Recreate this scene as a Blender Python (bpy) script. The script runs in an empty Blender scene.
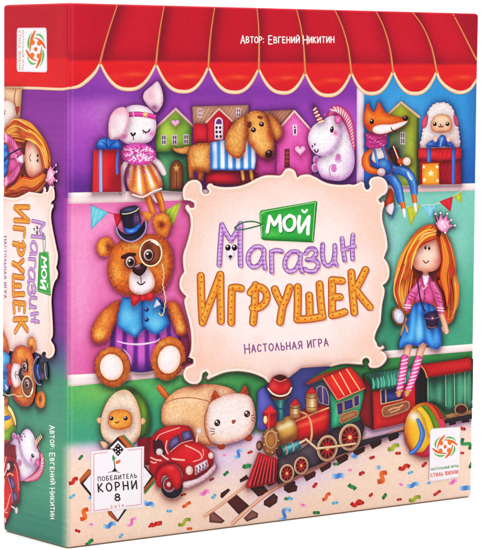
import bpy, math, random
import numpy as np
from mathutils.geometry import delaunay_2d_cdt
from mathutils import Vector
random.seed(7)
SC = bpy.context.scene
COL = SC.collection
S = 0.05                       # 1 modelling unit = 5 cm
W, D, H = 5.431*S, 1.2*S, 5.4*S   # width, depth and height of the box
RB = 0.0019                    # rounding of the box edges
EPS = 7e-6                     # ink layer thickness

# ------------------------------------------------------------------ materials
def card_material(name, rough=.42, bump=.045, grain=.05, coat=.0):
    m = bpy.data.materials.new(name); m.use_nodes = True
    nt = m.node_tree; N = nt.nodes; L = nt.links
    bs = N['Principled BSDF']
    at_ = N.new('ShaderNodeAttribute'); at_.attribute_name = 'Col'
    tc = N.new('ShaderNodeTexCoord')
    no = N.new('ShaderNodeTexNoise'); no.inputs['Scale'].default_value = 900; no.inputs['Detail'].default_value = 3
    L.new(tc.outputs['Object'], no.inputs['Vector'])
    mr = N.new('ShaderNodeMapRange'); mr.inputs['From Min'].default_value = .25; mr.inputs['From Max'].default_value = .75
    mr.inputs['To Min'].default_value = 1-grain; mr.inputs['To Max'].default_value = 1+grain
    L.new(no.outputs['Fac'], mr.inputs['Value'])
    vm = N.new('ShaderNodeVectorMath'); vm.operation = 'SCALE'
    L.new(at_.outputs['Color'], vm.inputs[0]); L.new(mr.outputs['Result'], vm.inputs['Scale'])
    L.new(vm.outputs['Vector'], bs.inputs['Base Color'])
    bs.inputs['Roughness'].default_value = rough
    bs.inputs['Specular IOR Level'].default_value = .12
    # fine linen embossing of the laminated card
    w1 = N.new('ShaderNodeTexNoise'); w1.inputs['Scale'].default_value = 1500; w1.inputs['Detail'].default_value = 2
    L.new(tc.outputs['Object'], w1.inputs['Vector'])
    bp = N.new('ShaderNodeBump'); bp.inputs['Strength'].default_value = bump; bp.inputs['Distance'].default_value = .0004
    L.new(w1.outputs['Fac'], bp.inputs['Height']); L.new(bp.outputs['Normal'], bs.inputs['Normal'])
    return m
M_PRINT = card_material('printed_laminated_card')
M_STICK = card_material('sticker_paper', rough=.5, bump=.03, grain=.02)

# ------------------------------------------------------------------ colour
GAIN = .83
def lin(c):
    c = np.asarray(c, float)/255.
    return np.where(c <= .04045, c/12.92, ((c+.055)/1.055)**2.4)
def ink(C):
    """press inks: a little more contrast and saturation than the swatches"""
    x = np.clip(C, 0, 255)/255.; x = x-TONE*np.sin(2*np.pi*x)/(2*np.pi)
    L = (x@np.array([.3, .59, .11]))[:, None]
    return np.clip((L+(x-L)*SAT)*255, 0, 255)
TONE = .34; SAT = .97
def rgb(c):
    if isinstance(c, str): return np.array([int(c[i:i+2], 16) for i in (0, 2, 4)], float)
    return np.array(c, float)
def ss(a, b, x):
    t = np.clip((x-a)/(b-a), 0, 1); return t*t*(3-2*t)
def mix(a, b, w): return a+(b-a)*w[:, None]
def vnoise(x, y, f, seed=0):
    x = x*f; y = y*f; xi = np.floor(x); yi = np.floor(y); fx = x-xi; fy = y-yi
    def h(a, b):
        v = np.sin(a*127.1+b*311.7+seed*74.7)*43758.5453; return v-np.floor(v)
    fx = fx*fx*(3-2*fx); fy = fy*fy*(3-2*fy)
    return (h(xi, yi)*(1-fx)+h(xi+1, yi)*fx)*(1-fy)+(h(xi, yi+1)*(1-fx)+h(xi+1, yi+1)*fx)*fy

# ------------------------------------------------------------------ print geometry
def homog(src, dst):
    A = []; b = []
    for (x, y), (u, v) in zip(src, dst):
        A.append([x, y, 1, 0, 0, 0, -u*x, -u*y]); b.append(u)
        A.append([0, 0, 0, x, y, 1, -v*x, -v*y]); b.append(v)
    return np.append(np.linalg.solve(np.array(A), np.array(b)), 1).reshape(3, 3)
def happly(Hm, P):
    P = np.asarray(P, float); q = np.c_[P, np.ones(len(P))]@Hm.T
    return q[:, :2]/q[:, 2:]
PXC = [(68.79, 2.70), (479.9, 13.6), (472.6, 496.6), (67.60, 548.4), (3.7, 4.7), (3.71, 530.5)]   # box corners in picture px
HF = homog(PXC[:4], [(0, H), (W, H), (W, 0), (0, 0)])
HS = homog([PXC[0], PXC[4], PXC[5], PXC[3]], [(0, H), (D, H), (D, 0), (0, 0)])
HFI = np.linalg.inv(HF); HSI = np.linalg.inv(HS)
def rounded(P, off=0):
    """push points of the sharp box onto the box with rounded edges (+ off along the normal)"""
    lo = np.array([RB, RB, RB]); hi = np.array([W-RB, D-RB, H-RB])
    c = np.clip(P, lo, hi); d = P-c
    n = np.linalg.norm(d, axis=1); n[n == 0] = 1
    off = np.asarray(off)
    return c+d/n[:, None]*(RB+off)[:, None] if off.ndim else c+d/n[:, None]*(RB+off)
class Face:
    def __init__(s, side, hm=None, parent=None):
        s.side = side; s.reg = parent.reg if parent else []; s.hm = hm; s.base = parent
    def uv(s, P):
        if s.base is None:
            return happly(s.hm, P)
        q = happly(HF, P); a, b = s.hm
        z = (q[:, 0]+1j*q[:, 1])*a+b
        return np.c_[z.real, z.imag]
    def xyz(s, uv, off):
        lim = D if s.side else W
        u = np.clip(uv[:, 0], 0 if s.side else -.003, lim-RB*.35); v = np.clip(uv[:, 1], 0, H)
        if s.side: P = np.c_[np.maximum(u-D, 0), np.minimum(u, D), v]
        else:
            P = np.c_[np.clip(u, 0, W), np.maximum(-u, 0)+np.maximum(u-W, 0), v]
        edge = np.minimum(np.minimum(u, lim-u), np.minimum(v, H-v))
        return rounded(P, off+1.5e-4*np.clip((RB-edge)/RB*2.5, 0, 1))
    def layer(s, uv, k=1):
        a = (uv[:, 0].min(), uv[:, 1].min(), uv[:, 0].max(), uv[:, 1].max())
        L = 0
        if s.reg:
            R = np.array(s.reg); m = (R[:, 0] < a[2]) & (R[:, 2] > a[0]) & (R[:, 1] < a[3]) & (R[:, 3] > a[1])
            if m.any(): L = R[m, 4].max()
        s.reg.append((*a, L+k)); return L+k
FRONT = Face(False, HF); SIDE = Face(True, HS)
def side_copy(f1, s1, f2, s2):
    """the side carries a smaller copy of a front picture turned a quarter: similarity from two point pairs"""
    fa = happly(HF, [f1, f2]); sa = happly(HS, [s1, s2])
    # side u runs to the left in the picture: mirror it so the copy is not mirrored
    za = fa[:, 0]+1j*fa[:, 1]; zb = -sa[:, 0]+1j*sa[:, 1]
    a = (zb[1]-zb[0])/(za[1]-za[0]); b = zb[0]-a*za[0]
    f = Face(True, (a, b), SIDE)
    def uv(P, f=f, a=a, b=b):
        q = happly(HF, P); z = (q[:, 0]+1j*q[:, 1])*a+b
        return np.c_[-z.real, z.imag]
    f.uv = uv; f.k = abs(a); return f

# ------------------------------------------------------------------ path notation
CTX = [0., 0., 1.]
def at(x=0, y=0, s=1.): CTX[:] = [x, y, s]
def c(x, y): return (CTX[0]+x/CTX[2], CTX[1]+y/CTX[2])
def path(t):
    """'x,y x,y! @ox,oy,s x,y' -> points, '!' marks a sharp corner, '@' changes origin and scale"""
    if not isinstance(t, str): return [(p[0], p[1], (p[2] if len(p) > 2 else 0)) for p in t]
    ox, oy, s = CTX; out = []
    for w in t.split():
        if w[0] == '@': ox, oy, s = map(float, w[1:].split(',')); continue
        k = w.endswith('!'); a, b = w.rstrip('!').split(',')
        out.append((ox+float(a)/s, oy+float(b)/s, k))
    return out
def curve(pts, closed=True, step=1.1):
    n = len(pts); out = []
    rng = range(n if closed else n-1)
    for i in rng:
        p1 = pts[i]; p2 = pts[(i+1) % n]
        p0 = pts[i-1] if (closed or i > 0) else p1
        p3 = pts[(i+2) % n] if (closed or i+2 < n) else p2
        a, b = np.array(p1[:2]), np.array(p2[:2])
        if p1[2] and p2[2]:
            m1 = m2 = b-a
        else:
            m1 = (b-np.array(p0[:2]))/2 if not p1[2] else (b-a)*.8
            m2 = (np.array(p3[:2])-a)/2 if not p2[2] else (b-a)*.8
        k = max(1, int(np.ceil(np.linalg.norm(b-a)/step)))
        for j in range(k):
            t = j/k; t2 = t*t; t3 = t2*t
            out.append(a*(2*t3-3*t2+1)+m1*(t3-2*t2+t)+b*(-2*t3+3*t2)+m2*(t3-t2))
    if not closed: out.append(np.array(pts[-1][:2]))
    return np.array(out)
def ring(x, y, rx, ry=None, rot=0, n=None, wob=0, k=0):
    """ellipse outline; x,y in the current frame, radii in picture px"""
    x, y = c(x, y); ry = ry or rx; n = n or max(10, int((rx+ry)*3.2))
    t = np.linspace(0, 2*math.pi, n, endpoint=False)
    r = 1+(wob*np.abs(np.sin(t*k/2)) if k else 0)
    X = np.cos(t)*rx*r; Y = np.sin(t)*ry*r; a = math.radians(rot)
    return np.c_[x+X*math.cos(a)-Y*math.sin(a), y+X*math.sin(a)+Y*math.cos(a)]
def fuzz(o, amp, seed=0):
    """ragged (furry) outline"""
    d = np.roll(o, -1, 0)-np.roll(o, 1, 0); n = np.c_[d[:, 1], -d[:, 0]]/(np.linalg.norm(d, axis=1)[:, None]+1e-9)
    r = np.random.RandomState(seed+len(o)); return o+n*(r.rand(len(o))[:, None]-.4)*amp
def segdist(P, O):
    A = O; B = np.roll(O, -1, 0); out = np.full(len(P), 1e9); nrm = np.zeros((len(P), 2))
    AB = B-A; L2 = (AB**2).sum(1)+1e-12
    for i in range(0, len(P), 4000):
        p = P[i:i+4000]
        t = np.clip(((p[:, None]-A)*AB).sum(2)/L2, 0, 1)
        v = p[:, None]-(A+t[..., None]*AB); d = (v**2).sum(2); j = d.argmin(1)
        out[i:i+4000] = np.sqrt(d[np.arange(len(p)), j]); nrm[i:i+4000] = v[np.arange(len(p)), j]
    nrm /= np.linalg.norm(nrm, axis=1)[:, None]+1e-9
    return out, nrm
def inside(P, O):
    x, y = P[:, 0], P[:, 1]; r = np.zeros(len(P), bool)
    for (x1, y1), (x2, y2) in zip(O, np.roll(O, -1, 0)):
        if y1 == y2: continue
        m = ((y1 > y) != (y2 > y)) & (x < (x2-x1)*(y-y1)/(y2-y1)+x1); r ^= m
    return r

SHAPES = []; HALO = []
NOHALO = ('title_word', 'green_tag', 'award_label', 'publisher_label', 'confetti', 'shelf', 'wall_post', 'railway_track', 'pennant_garland', 'striped_awning', 'awning_side')
def root_of(p):
    while p.parent: p = p.parent
    return p
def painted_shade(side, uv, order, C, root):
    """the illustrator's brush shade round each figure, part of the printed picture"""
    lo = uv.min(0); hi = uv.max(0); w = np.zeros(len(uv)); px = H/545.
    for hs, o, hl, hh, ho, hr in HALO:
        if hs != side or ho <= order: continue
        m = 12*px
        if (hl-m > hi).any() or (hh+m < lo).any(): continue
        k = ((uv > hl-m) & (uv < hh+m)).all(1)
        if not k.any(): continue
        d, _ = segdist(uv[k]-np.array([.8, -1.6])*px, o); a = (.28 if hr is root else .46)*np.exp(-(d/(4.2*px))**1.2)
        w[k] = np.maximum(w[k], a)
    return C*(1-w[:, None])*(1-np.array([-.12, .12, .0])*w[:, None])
class Pic:
    """one printed picture (or a part of one): collects inked shapes, then becomes one mesh object"""
    ALL = []
    def __init__(s, name, face=None, parent=None, label=None, mat=None):
        s.name = name; s.face = face or parent.face; s.parent = parent; s.label = label; s.mat = mat or M_PRINT
        s.V = []; s.C = []; s.F = []; s.U = []; s.O = []; s.n = 0; Pic.ALL.append(s)
    def sub(s, name, label=None): return Pic(name, s.face, s, label, s.mat)
    def add(s, P, Cc, F, lay=None, tilt=None):
        uv = s.face.uv(P)
        if s.face.side and uv[:, 0].min() > D-.0004: return 0
        k = s.face.layer(uv) if lay is None else lay
        off = k*EPS+(tilt*EPS*.6 if tilt is not None else 0)
        s.U.append(uv); s.O.append(len(SHAPES)); SHAPES.append(1)
        s.V.append(s.face.xyz(uv, np.full(len(P), off) if tilt is None else off))
        s.C.append(np.clip(Cc, 0, 255)); s.F += [tuple(int(i)+s.n for i in f) for f in F]; s.n += len(P)
        return k
    def fill(s, o, col, e=None, ew=2.2, g=None, b=(), n=.035, fn=None, gs=1.5, fz=0, ev=.75, lay=None):
        if isinstance(o, (str, list)): o = curve(path(o))
        if fz: o = fuzz(o, fz)
        if n >= .05 and gs == 1.5: gs = 1.15
        if getattr(s.face, 'k', 1) < .9: gs *= 1.3
        x0, y0 = o.min(0); x1, y1 = o.max(0)
        gx, gy = np.meshgrid(np.arange(x0+gs*.4, x1, gs), np.arange(y0+gs*.4, y1, gs))
        G = np.c_[gx.ravel(), gy.ravel()]; G[:, 0] += (np.round((G[:, 1]-y0)/gs).astype(int) % 2)*gs*.5
        if len(G):
            G = G[inside(G, o)]
            R = np.zeros((0, 2)); dm = .45*gs
            if e is not None and len(o) > 5:
                dd = np.roll(o, -1, 0)-np.roll(o, 1, 0); nn = np.c_[dd[:, 1], -dd[:, 0]]/(np.linalg.norm(dd, axis=1)[:, None]+1e-9)
                wi = min(ew*.8, 1.2); sg = 1 if (o[:, 0]*np.roll(o[:, 1], -1)-np.roll(o[:, 0], -1)*o[:, 1]).sum() < 0 else -1
                R = o+nn*wi*sg; R = R[inside(R, o)]
                if len(R): R = R[segdist(R, o)[0] > .85*wi]
                dm = wi+.4*gs
            if len(G): G = G[segdist(G, o)[0] > dm]
            G = np.vstack([G, R])
        vs = [Vector(p) for p in o.tolist()]+[Vector(p) for p in G.tolist()]
        r = delaunay_2d_cdt(vs, [], [list(range(len(o)))], 1, 1e-5, False)
        P = np.array([tuple(v) for v in r[0]])
        if not len(P) or not len(r[2]): return
        T3 = np.array([t[:3] for t in r[2]]); T3 = T3[inside(P[T3].mean(1), o)]; q3 = P[T3]; ar = np.abs(np.cross(q3[:, 1]-q3[:, 0], q3[:, 2]-q3[:, 0])); T3 = T3[ar > 2e-3]
        C = np.tile(rgb(col), (len(P), 1)); X, Y = P[:, 0], P[:, 1]
        if g:
            c2, ax, ay, bx, by = g; (ax, ay), (bx, by) = c(ax, ay), c(bx, by)
            dx, dy = bx-ax, by-ay; t = ((X-ax)*dx+(Y-ay)*dy)/(dx*dx+dy*dy); C = mix(C, rgb(c2), ss(0, 1, t))
        if fn: C = fn(X, Y, C)
        for q in b:
            bx, by = c(q[0], q[1]); rx, ry = (q[2], q[2]) if len(q) == 5 else (q[2], q[3])
            C = mix(C, rgb(q[-2]), q[-1]*np.exp(-((X-bx)/rx)**2-((Y-by)/ry)**2))
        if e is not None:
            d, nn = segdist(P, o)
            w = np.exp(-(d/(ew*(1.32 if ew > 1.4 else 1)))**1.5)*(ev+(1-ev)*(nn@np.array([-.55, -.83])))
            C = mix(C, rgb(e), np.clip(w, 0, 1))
        if n: C *= (1+n*1.9*(vnoise(X, Y, 1.25, 3)-.5)+n*1.1*(vnoise(X+Y*.3, Y*.8, .6, 5)-.5))[:, None]
        if n >= .05: C *= (1+n*1.5*(np.random.RandomState(len(P)).rand(len(P))-.5))[:, None]
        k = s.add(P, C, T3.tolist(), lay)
        r0 = root_of(s)
        if e is not None and min(x1-x0, y1-y0) > 7 and r0.name not in NOHALO and s.U:
            q = s.face.uv(o[::2]); HALO.append((s.face.side, q, q.min(0), q.max(0), s.O[-1], r0))
        return k
    def rib(s, o, w, col, e=None, hl=None, n=0, lay=None, cap=True, fn=None, split=True, step=.9):
        """brush stroke along a path: w = half width or a list of half widths"""
        pts = path(o) if isinstance(o, (str, list)) else [(p[0], p[1], 0) for p in o]
        if split and any(p[2] for p in pts[1:-1]):
            k = 0
            for i in range(1, len(pts)):
                if pts[i][2] or i == len(pts)-1:
                    s.rib([(*q[:2], 0) for q in pts[k:i+1]], w, col, e, hl, n, lay, cap, fn); k = i
                    if lay is not None: lay += 1
            return
        L = curve(pts, False, step)
        if len(L) < 2: return
        d = np.gradient(L, axis=0); d /= np.linalg.norm(d, axis=1)[:, None]+1e-9
        ws = np.interp(np.linspace(0, 1, len(L)), np.linspace(0, 1, len(np.atleast_1d(w))), np.atleast_1d(w).astype(float))
        if cap:
            a = np.linspace(math.pi/2, 0, 5)[:-1]
            pre = [(L[0]-d[0]*math.sin(t)*ws[0], d[0], ws[0]*max(math.cos(t), .02)) for t in a]
            post = [(L[-1]+d[-1]*math.sin(t)*ws[-1], d[-1], ws[-1]*max(math.cos(t), .02)) for t in a[::-1]]
            L = np.vstack([[p[0] for p in pre], L, [p[0] for p in post]]); d = np.vstack([[p[1] for p in pre], d, [p[1] for p in post]])
            ws = np.concatenate([[p[2] for p in pre], ws, [p[2] for p in post]])
        nr = np.c_[-d[:, 1], d[:, 0]]
        flip = 1 if nr[:, 1].mean() >= 0 else -1
        T = np.array([-1, -.62, -.3, 0, .3, .62, 1]) if (e is not None or hl is not None) else np.array([-1, 0, 1])
        P = (L[:, None]+nr[:, None]*(ws[:, None]*T)[..., None]).reshape(-1, 2)
        C = np.tile(rgb(col), (len(P), 1)); tt = np.tile(T, len(L))
        if fn: C = fn(P[:, 0], P[:, 1], C)
        if hl is not None: C = mix(C, rgb(hl), np.exp(-((tt*flip+.35)/.3)**2)*.8)
        if e is not None: C = mix(C, rgb(e), np.clip(np.abs(tt), 0, 1)**3)
        if n: C *= (1+n*2*(vnoise(P[:, 0], P[:, 1], 1.1, 9)-.5))[:, None]
        m = len(T); F = []
        for i in range(len(L)-1):
            for j in range(m-1):
                a0 = i*m+j; F.append((a0, a0+1, a0+m+1, a0+m))
        s.add(P, C, F, lay, np.repeat(np.linspace(0, 1, len(L)), m))
    def disc(s, x, y, r, col, e=None, ry=None, rot=0, **k):
        return s.fill(ring(x, y, r, ry, rot), col, e, k.pop('ew', max(.5, r*.45)), n=k.pop('n', 0), gs=k.pop('gs', max(.5, min(1.5, r*.5))), **k)
    def hoop(s, x, y, r, w, col, ry=None, rot=0, **k):
        o = ring(x, y, r, ry, rot); o = np.vstack([o, o[:1]]); s.rib([(a, b, 0) for a, b in o], w, col, cap=False, **k)
    def build(s, root):
        if not s.V:
            s.ob = o = bpy.data.objects.new(s.name, None); COL.objects.link(o); o.parent = s.parent.ob if s.parent else root
            if s.label: o['label'] = s.label
            return o
        r0 = root_of(s)
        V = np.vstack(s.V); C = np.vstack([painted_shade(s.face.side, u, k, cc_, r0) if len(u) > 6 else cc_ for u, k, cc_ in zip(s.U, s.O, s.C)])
        me = bpy.data.meshes.new(s.name); me.from_pydata(V.tolist(), [], s.F); me.materials.append(s.mat)
        ca = me.color_attributes.new('Col', 'FLOAT_COLOR', 'POINT')
        ca.data.foreach_set('color', np.c_[lin(ink(C))*GAIN, np.ones(len(C))].ravel())
        me.update()
        o = bpy.data.objects.new(s.name, me); COL.objects.link(o)
        o.parent = s.parent.ob if s.parent else root; s.ob = o
        if s.label: o['label'] = s.label
        return o

# ------------------------------------------------------------------ hand-lettered capitals
GL = {
 'А': (.62, "0,1! .31,0! .62,1!|.1,.66! .52,.66!"), 'Б': (.55, "0,1! 0,0! .48,0!|0,.45 .35,.45 .52,.72 .35,1 0,1"),
 'В': (.55, "0,1! 0,0!|0,0 .35,.02 .46,.23 .32,.46 0,.47|0,.47 .38,.5 .54,.74 .36,1 0,1"), 'Г': (.45, "0,1! 0,0! .45,0!"),
 'Д': (.68, ".14,.82! .22,0! .56,0! .56,.82!|0,1! 0,.82! .68,.82! .68,1!"), 'Е': (.48, ".45,0! 0,0! 0,1! .48,1!|0,.48! .4,.48!"),
 'Ж': (.8, ".4,0! .4,1!|0,0! .4,.5! .8,0!|0,1! .4,.5! .8,1!"), 'З': (.5, "0,.12 .25,0 .46,.2 .3,.46 .15,.48|.15,.48 .35,.5 .5,.74 .28,1 0,.88"),
 'И': (.58, "0,0! 0,1! .58,0! .58,1!"), 'Й': (.58, "0,0! 0,1! .58,0! .58,1!|.16,-.25 .29,-.16 .42,-.25"), 'К': (.55, "0,0! 0,1!|.52,0! .05,.52! .55,1!"),
 'Л': (.6, "0,1! .28,0! .58,1!"), 'М': (.75, "0,1! .1,0! .37,.62! .65,0! .75,1!"), 'Н': (.58, "0,0! 0,1!|.58,0! .58,1!|0,.5! .58,.5!"),
 'О': (.64, ".32,0 .62,.25 .62,.75 .32,1 .02,.75 .02,.25 .32,0"), 'П': (.58, "0,1! 0,0! .58,0! .58,1!"), 'Р': (.5, "0,1! 0,0!|0,0 .35,.02 .5,.28 .34,.54 0,.56"),
 'С': (.55, ".54,.2 .3,0 .04,.25 .04,.75 .3,1 .54,.8"), 'Т': (.6, "0,0! .6,0!|.3,0! .3,1!"), 'У': (.58, "0,0! .3,.6!|.58,0! .3,.6! .15,1!"),
 'Ш': (.8, "0,0! 0,1! .8,1! .8,0!|.4,0! .4,1!"), 'Ь': (.5, "0,0! 0,1!|0,.48 .34,.48 .5,.73 .34,1 0,1"), 'Ы': (.75, "0,0! 0,1!|0,.48 .32,.48 .46,.73 .32,1 0,1|.75,0! .75,1!"),
 'Я': (.55, ".55,1! .55,0!|.55,0 .2,.02 .05,.28 .2,.54 .55,.55|.25,.58! 0,1!"), ':': (.12, ".06,.32! .06,.36!|.06,.88! .06,.92!"),
 '8': (.5, ".25,0 .46,.14 .44,.34 .25,.46 .06,.34 .04,.14 .25,0|.25,.46 .5,.62 .48,.88 .25,1 .02,.88 0,.62 .25,.46"),
 '2': (.5, "0,.2 .25,0 .48,.22 .3,.6 0,1|0,1! .5,1!"), '0': (.5, ".25,0 .48,.3 .48,.7 .25,1 .02,.7 .02,.3 .25,0"), '1': (.25, "0,.2! .2,0! .2,1!"), '9': (.5, ".46,.3 .25,.55 .04,.3 .25,0 .46,.3 .4,.75 .15,1"),
}
def text(P, txt, x0, y0, x1, y1, h, w, col, big=1.0, gap=.28, thick=None, space=.5):
    """letters on the baseline (x0,y0)-(x1,y1), height h px, fitted to the length; the first letter of a word may be bigger"""
    u = np.array([x1-x0, y1-y0]); Ln = np.linalg.norm(u); u = u/Ln; v = np.array([-u[1], u[0]])
    up = -v
    tot = 0; first = True; seq = []
    for ch in txt:
        if ch == ' ': tot += space; first = True; continue
        k = big if first else 1.0; first = False
        seq.append((ch, tot, k)); tot += GL[ch][0]*k+gap
    tot -= gap; sx = Ln/(tot*h)
    base = P.face.layer(P.face.uv(np.array([[x0, y0-h*1.3], [x1, y1+h*.3]])), 6) - 5
    for ch, off, k in seq:
        i = 0
        for st in GL[ch][1].split('|'):
            pts = []
            for q in st.split():
                m = q.endswith('!'); a, b = map(float, q.rstrip('!').split(','))
                p = np.array([x0, y0])+u*((off+a*k)*h*sx)+up*((1-b)*h*k)-up*(h*(k-1)*.45)
                pts.append((p[0], p[1], m))
            P.rib(pts, w, col, lay=base+i, step=.7); i += max(1, sum(p[2] for p in pts[1:-1])+1)
# ------------------------------------------------------------------ backgrounds printed on the body
def xfold(y): return 68.79+(67.6-68.79)*(y-2.7)/545.7
def bg_front(X, Y):
    n = len(X)
    cc = lambda h: np.tile(rgb(h), (n, 1))
    s1 = 198-(X-68)*.0257; s2 = 380-(X-68)*.0822; fl = 446-(X-68)*.075
    pur = mix(cc('a556b2'), cc('8a46a4'), np.clip(.5+.5*np.sin(X*.045+1.2)*np.cos(Y*.05), 0, 1))
    pur = mix(pur, cc('bd7cc4'), .7*np.exp(-((X-110)/30)**2-((Y-112)/18)**2))
    pur = mix(pur, cc('5e2c80'), ss(165, 190, Y)*.7+.35*np.exp(-((Y-92)/10)**2))
    blu = mix(cc('3f8fcb'), cc('2c66ac'), ss(120, 185, Y)); blu = mix(blu, cc('5aa5dc'), .6*np.exp(-((X-405)/22)**2-((Y-105)/14)**2))
    blu = mix(blu, cc('2f5f9c'), ss(462, 478, X)*.5)
    top = mix(pur, blu, ss(360.5, 362, X))
    pk = mix(cc('f48cba'), cc('e06ea4'), ss(215, 350, Y)); pk = mix(pk, cc('f39ac4'), .7*np.exp(-((X-82)/12)**2-((Y-290)/70)**2))
    pk = mix(pk, cc('c9528c'), .7*np.exp(-((X-180)/16)**2-((Y-245)/45)**2)+.35*np.exp(-((Y-203)/10)**2))
    pk = mix(pk, cc('c04a86'), .5*np.exp(-((X-110)/30)**2-((Y-362)/22)**2))
    te = mix(cc('7fbfae'), cc('4f9a7e'), ss(190, 345, Y)); te = mix(te, cc('8fcab8'), .6*np.exp(-((X-458)/12)**2-((Y-245)/25)**2))
    te = mix(te, cc('9ac9c8'), .6*np.exp(-((X-392)/14)**2-((Y-240)/30)**2)); te = mix(te, cc('2b7a5c'), .6*np.exp(-((X-392)/12)**2-((Y-322)/22)**2))
    mid = mix(pk, te, ss(280, 282, X))
    gr = mix(cc('5fa868'), cc('4c9a7e'), ss(392, 440, Y)); gr = mix(gr, cc('7db463'), .7*np.exp(-((X-100)/24)**2-((Y-392)/10)**2))
    gr = mix(gr, cc('3f8a50'), ss(190, 280, X)); gr = mix(gr, cc('3c9a7c'), .7*np.exp(-((X-158)/12)**2-((Y-415)/18)**2))
    flo = mix(cc('fbcfb8'), cc('f8c6b0'), ss(480, 540, Y)); flo = mix(flo, cc('fbdcc4'), .6*np.exp(-((X-140)/40)**2-((Y-520)/16)**2))
    lil = np.exp(-((Y-fl)/13)**2)*ss(58, 90, X)+.9*np.exp(-((X-215)/50)**2-((Y-458)/22)**2)+.8*np.exp(-((X-300)/55)**2-((Y-482+.42*(X-300))/13)**2)+.7*np.exp(-((X-400)/30)**2-((Y-432)/12)**2)
    flo = mix(flo, cc('d9c0dc'), np.clip(lil, 0, .92))
    low = mix(gr, flo, ss(-7, 6, Y-fl))
    C = mix(top, mid, ss(-.6, .6, Y-s1)); C = mix(C, low, ss(-.6, .6, Y-s2))
    return C
def bg_side(X, Y):
    n = len(X); cc = lambda h: np.tile(rgb(h), (n, 1))
    C = mix(cc('84388f'), cc('8e4398'), np.clip(np.sin(Y*.06)*.5+.5, 0, 1))
    C = mix(C, cc('6f3d84'), ss(300, 345, Y)*.7)
    C = mix(C, cc('5d5f86'), ss(330, 362, Y)); C = mix(C, cc('4f8d76'), ss(350, 388, Y))
    C = mix(C, cc('5a9a78'), .7*np.exp(-((X-48)/14)**2-((Y-455)/50)**2)); C = mix(C, cc('3f7f72'), ss(485, 528, Y)*.6)
    return C
def bg(X, Y, side):
    d = X-xfold(Y)
    wob = 3.2*ss(380, 440, Y)
    w = ss(-6-wob*.6, 6+wob*.3, d)
    C = mix(bg_side(np.minimum(X, 66), Y), bg_front(np.maximum(X, 70), Y), w)
    fold_hl = .16*np.exp(-((d-.2)/.8)**2)+.10*np.exp(-((d-4.6)/1.)**2)  # highlight on the fold and the crease beside it, painted into the body colour
    C = C+(255-C)*fold_hl[:, None]
    red = mix(np.tile(rgb('b81c34'), (len(X), 1)), np.tile(rgb('d9222e'), (len(X), 1)), ss(58, 62, Y))
    lim = np.where(d > 3, 59., 86.5)
    C = mix(C, red, 1-ss(-1, 1, Y-lim))
    return C
def lattice(n1, n2): return np.linspace(0, 1, n1), np.linspace(0, 1, n2)
def body():
    V = []; C = []; F = []; n = 0
    def sheet(f, us, vs, colf, flip):
        nonlocal n
        U, Vv = np.meshgrid(us, vs); P = rounded(f(U.ravel(), Vv.ravel())); V.append(P); C.append(colf(U.ravel(), Vv.ravel(), P))
        a, b = len(us), len(vs)
        for j in range(b-1):
            for i in range(a-1):
                q = (n+j*a+i, n+j*a+i+1, n+(j+1)*a+i+1, n+(j+1)*a+i); F.append(q[::-1] if flip else q)
        n += a*b
    def ax(L, k):
        e = RB*np.array([0, .12, .26, .42, .62, .82, 1.]); return np.concatenate([e, np.linspace(RB, L-RB, k)[1:-1], (L-e)[::-1]])
    z = np.zeros_like; g = lambda h: (lambda u, v, P: np.tile(rgb(h), (len(u), 1)))
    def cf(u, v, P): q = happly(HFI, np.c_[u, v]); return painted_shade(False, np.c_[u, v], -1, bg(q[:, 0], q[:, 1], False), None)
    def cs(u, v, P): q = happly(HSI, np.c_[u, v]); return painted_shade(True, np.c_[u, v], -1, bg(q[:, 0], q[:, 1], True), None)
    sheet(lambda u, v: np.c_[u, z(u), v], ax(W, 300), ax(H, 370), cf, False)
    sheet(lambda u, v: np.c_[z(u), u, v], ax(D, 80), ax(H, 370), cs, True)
    def cr(u, v, P):
        q = happly(HFI, np.c_[np.full(len(u), W), v]); return bg(q[:, 0], q[:, 1], False)
    sheet(lambda u, v: np.c_[z(u)+W, u, v], ax(D, 4), ax(H, 200), cr, False)
    sheet(lambda u, v: np.c_[u, z(u)+D, v], ax(W, 4), ax(H, 4), g('4f8d76'), True)
    sheet(lambda u, v: np.c_[u, v, z(u)+H], ax(W, 4), ax(D, 4), g('b81c34'), False)
    def cb(u, v, P):
        return np.tile(rgb('e8bfa2'), (len(u), 1))*.8
    sheet(lambda u, v: np.c_[u, v, z(u)], ax(W, 60), ax(D, 4), cb, True)
    V_ = np.vstack(V); C_ = np.vstack(C)
    me = bpy.data.meshes.new('box_shell'); me.from_pydata(V_.tolist(), [], F); me.materials.append(M_PRINT)
    ca = me.color_attributes.new('Col', 'FLOAT_COLOR', 'POINT')
    C_ *= (1+.05*(vnoise(V_[:, 0]*3000, V_[:, 2]*3000, .3, 2)-.5)+.04*(vnoise(V_[:, 0]*3000+V_[:, 1]*3000, V_[:, 2]*3000, 1., 4)-.5))[:, None]
    ca.data.foreach_set('color', np.c_[lin(ink(C_))*GAIN, np.ones(len(C_))].ravel())
    me.polygons.foreach_set('use_smooth', [True]*len(me.polygons))
    o = bpy.data.objects.new('box_shell', me); COL.objects.link(o); return o

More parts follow.
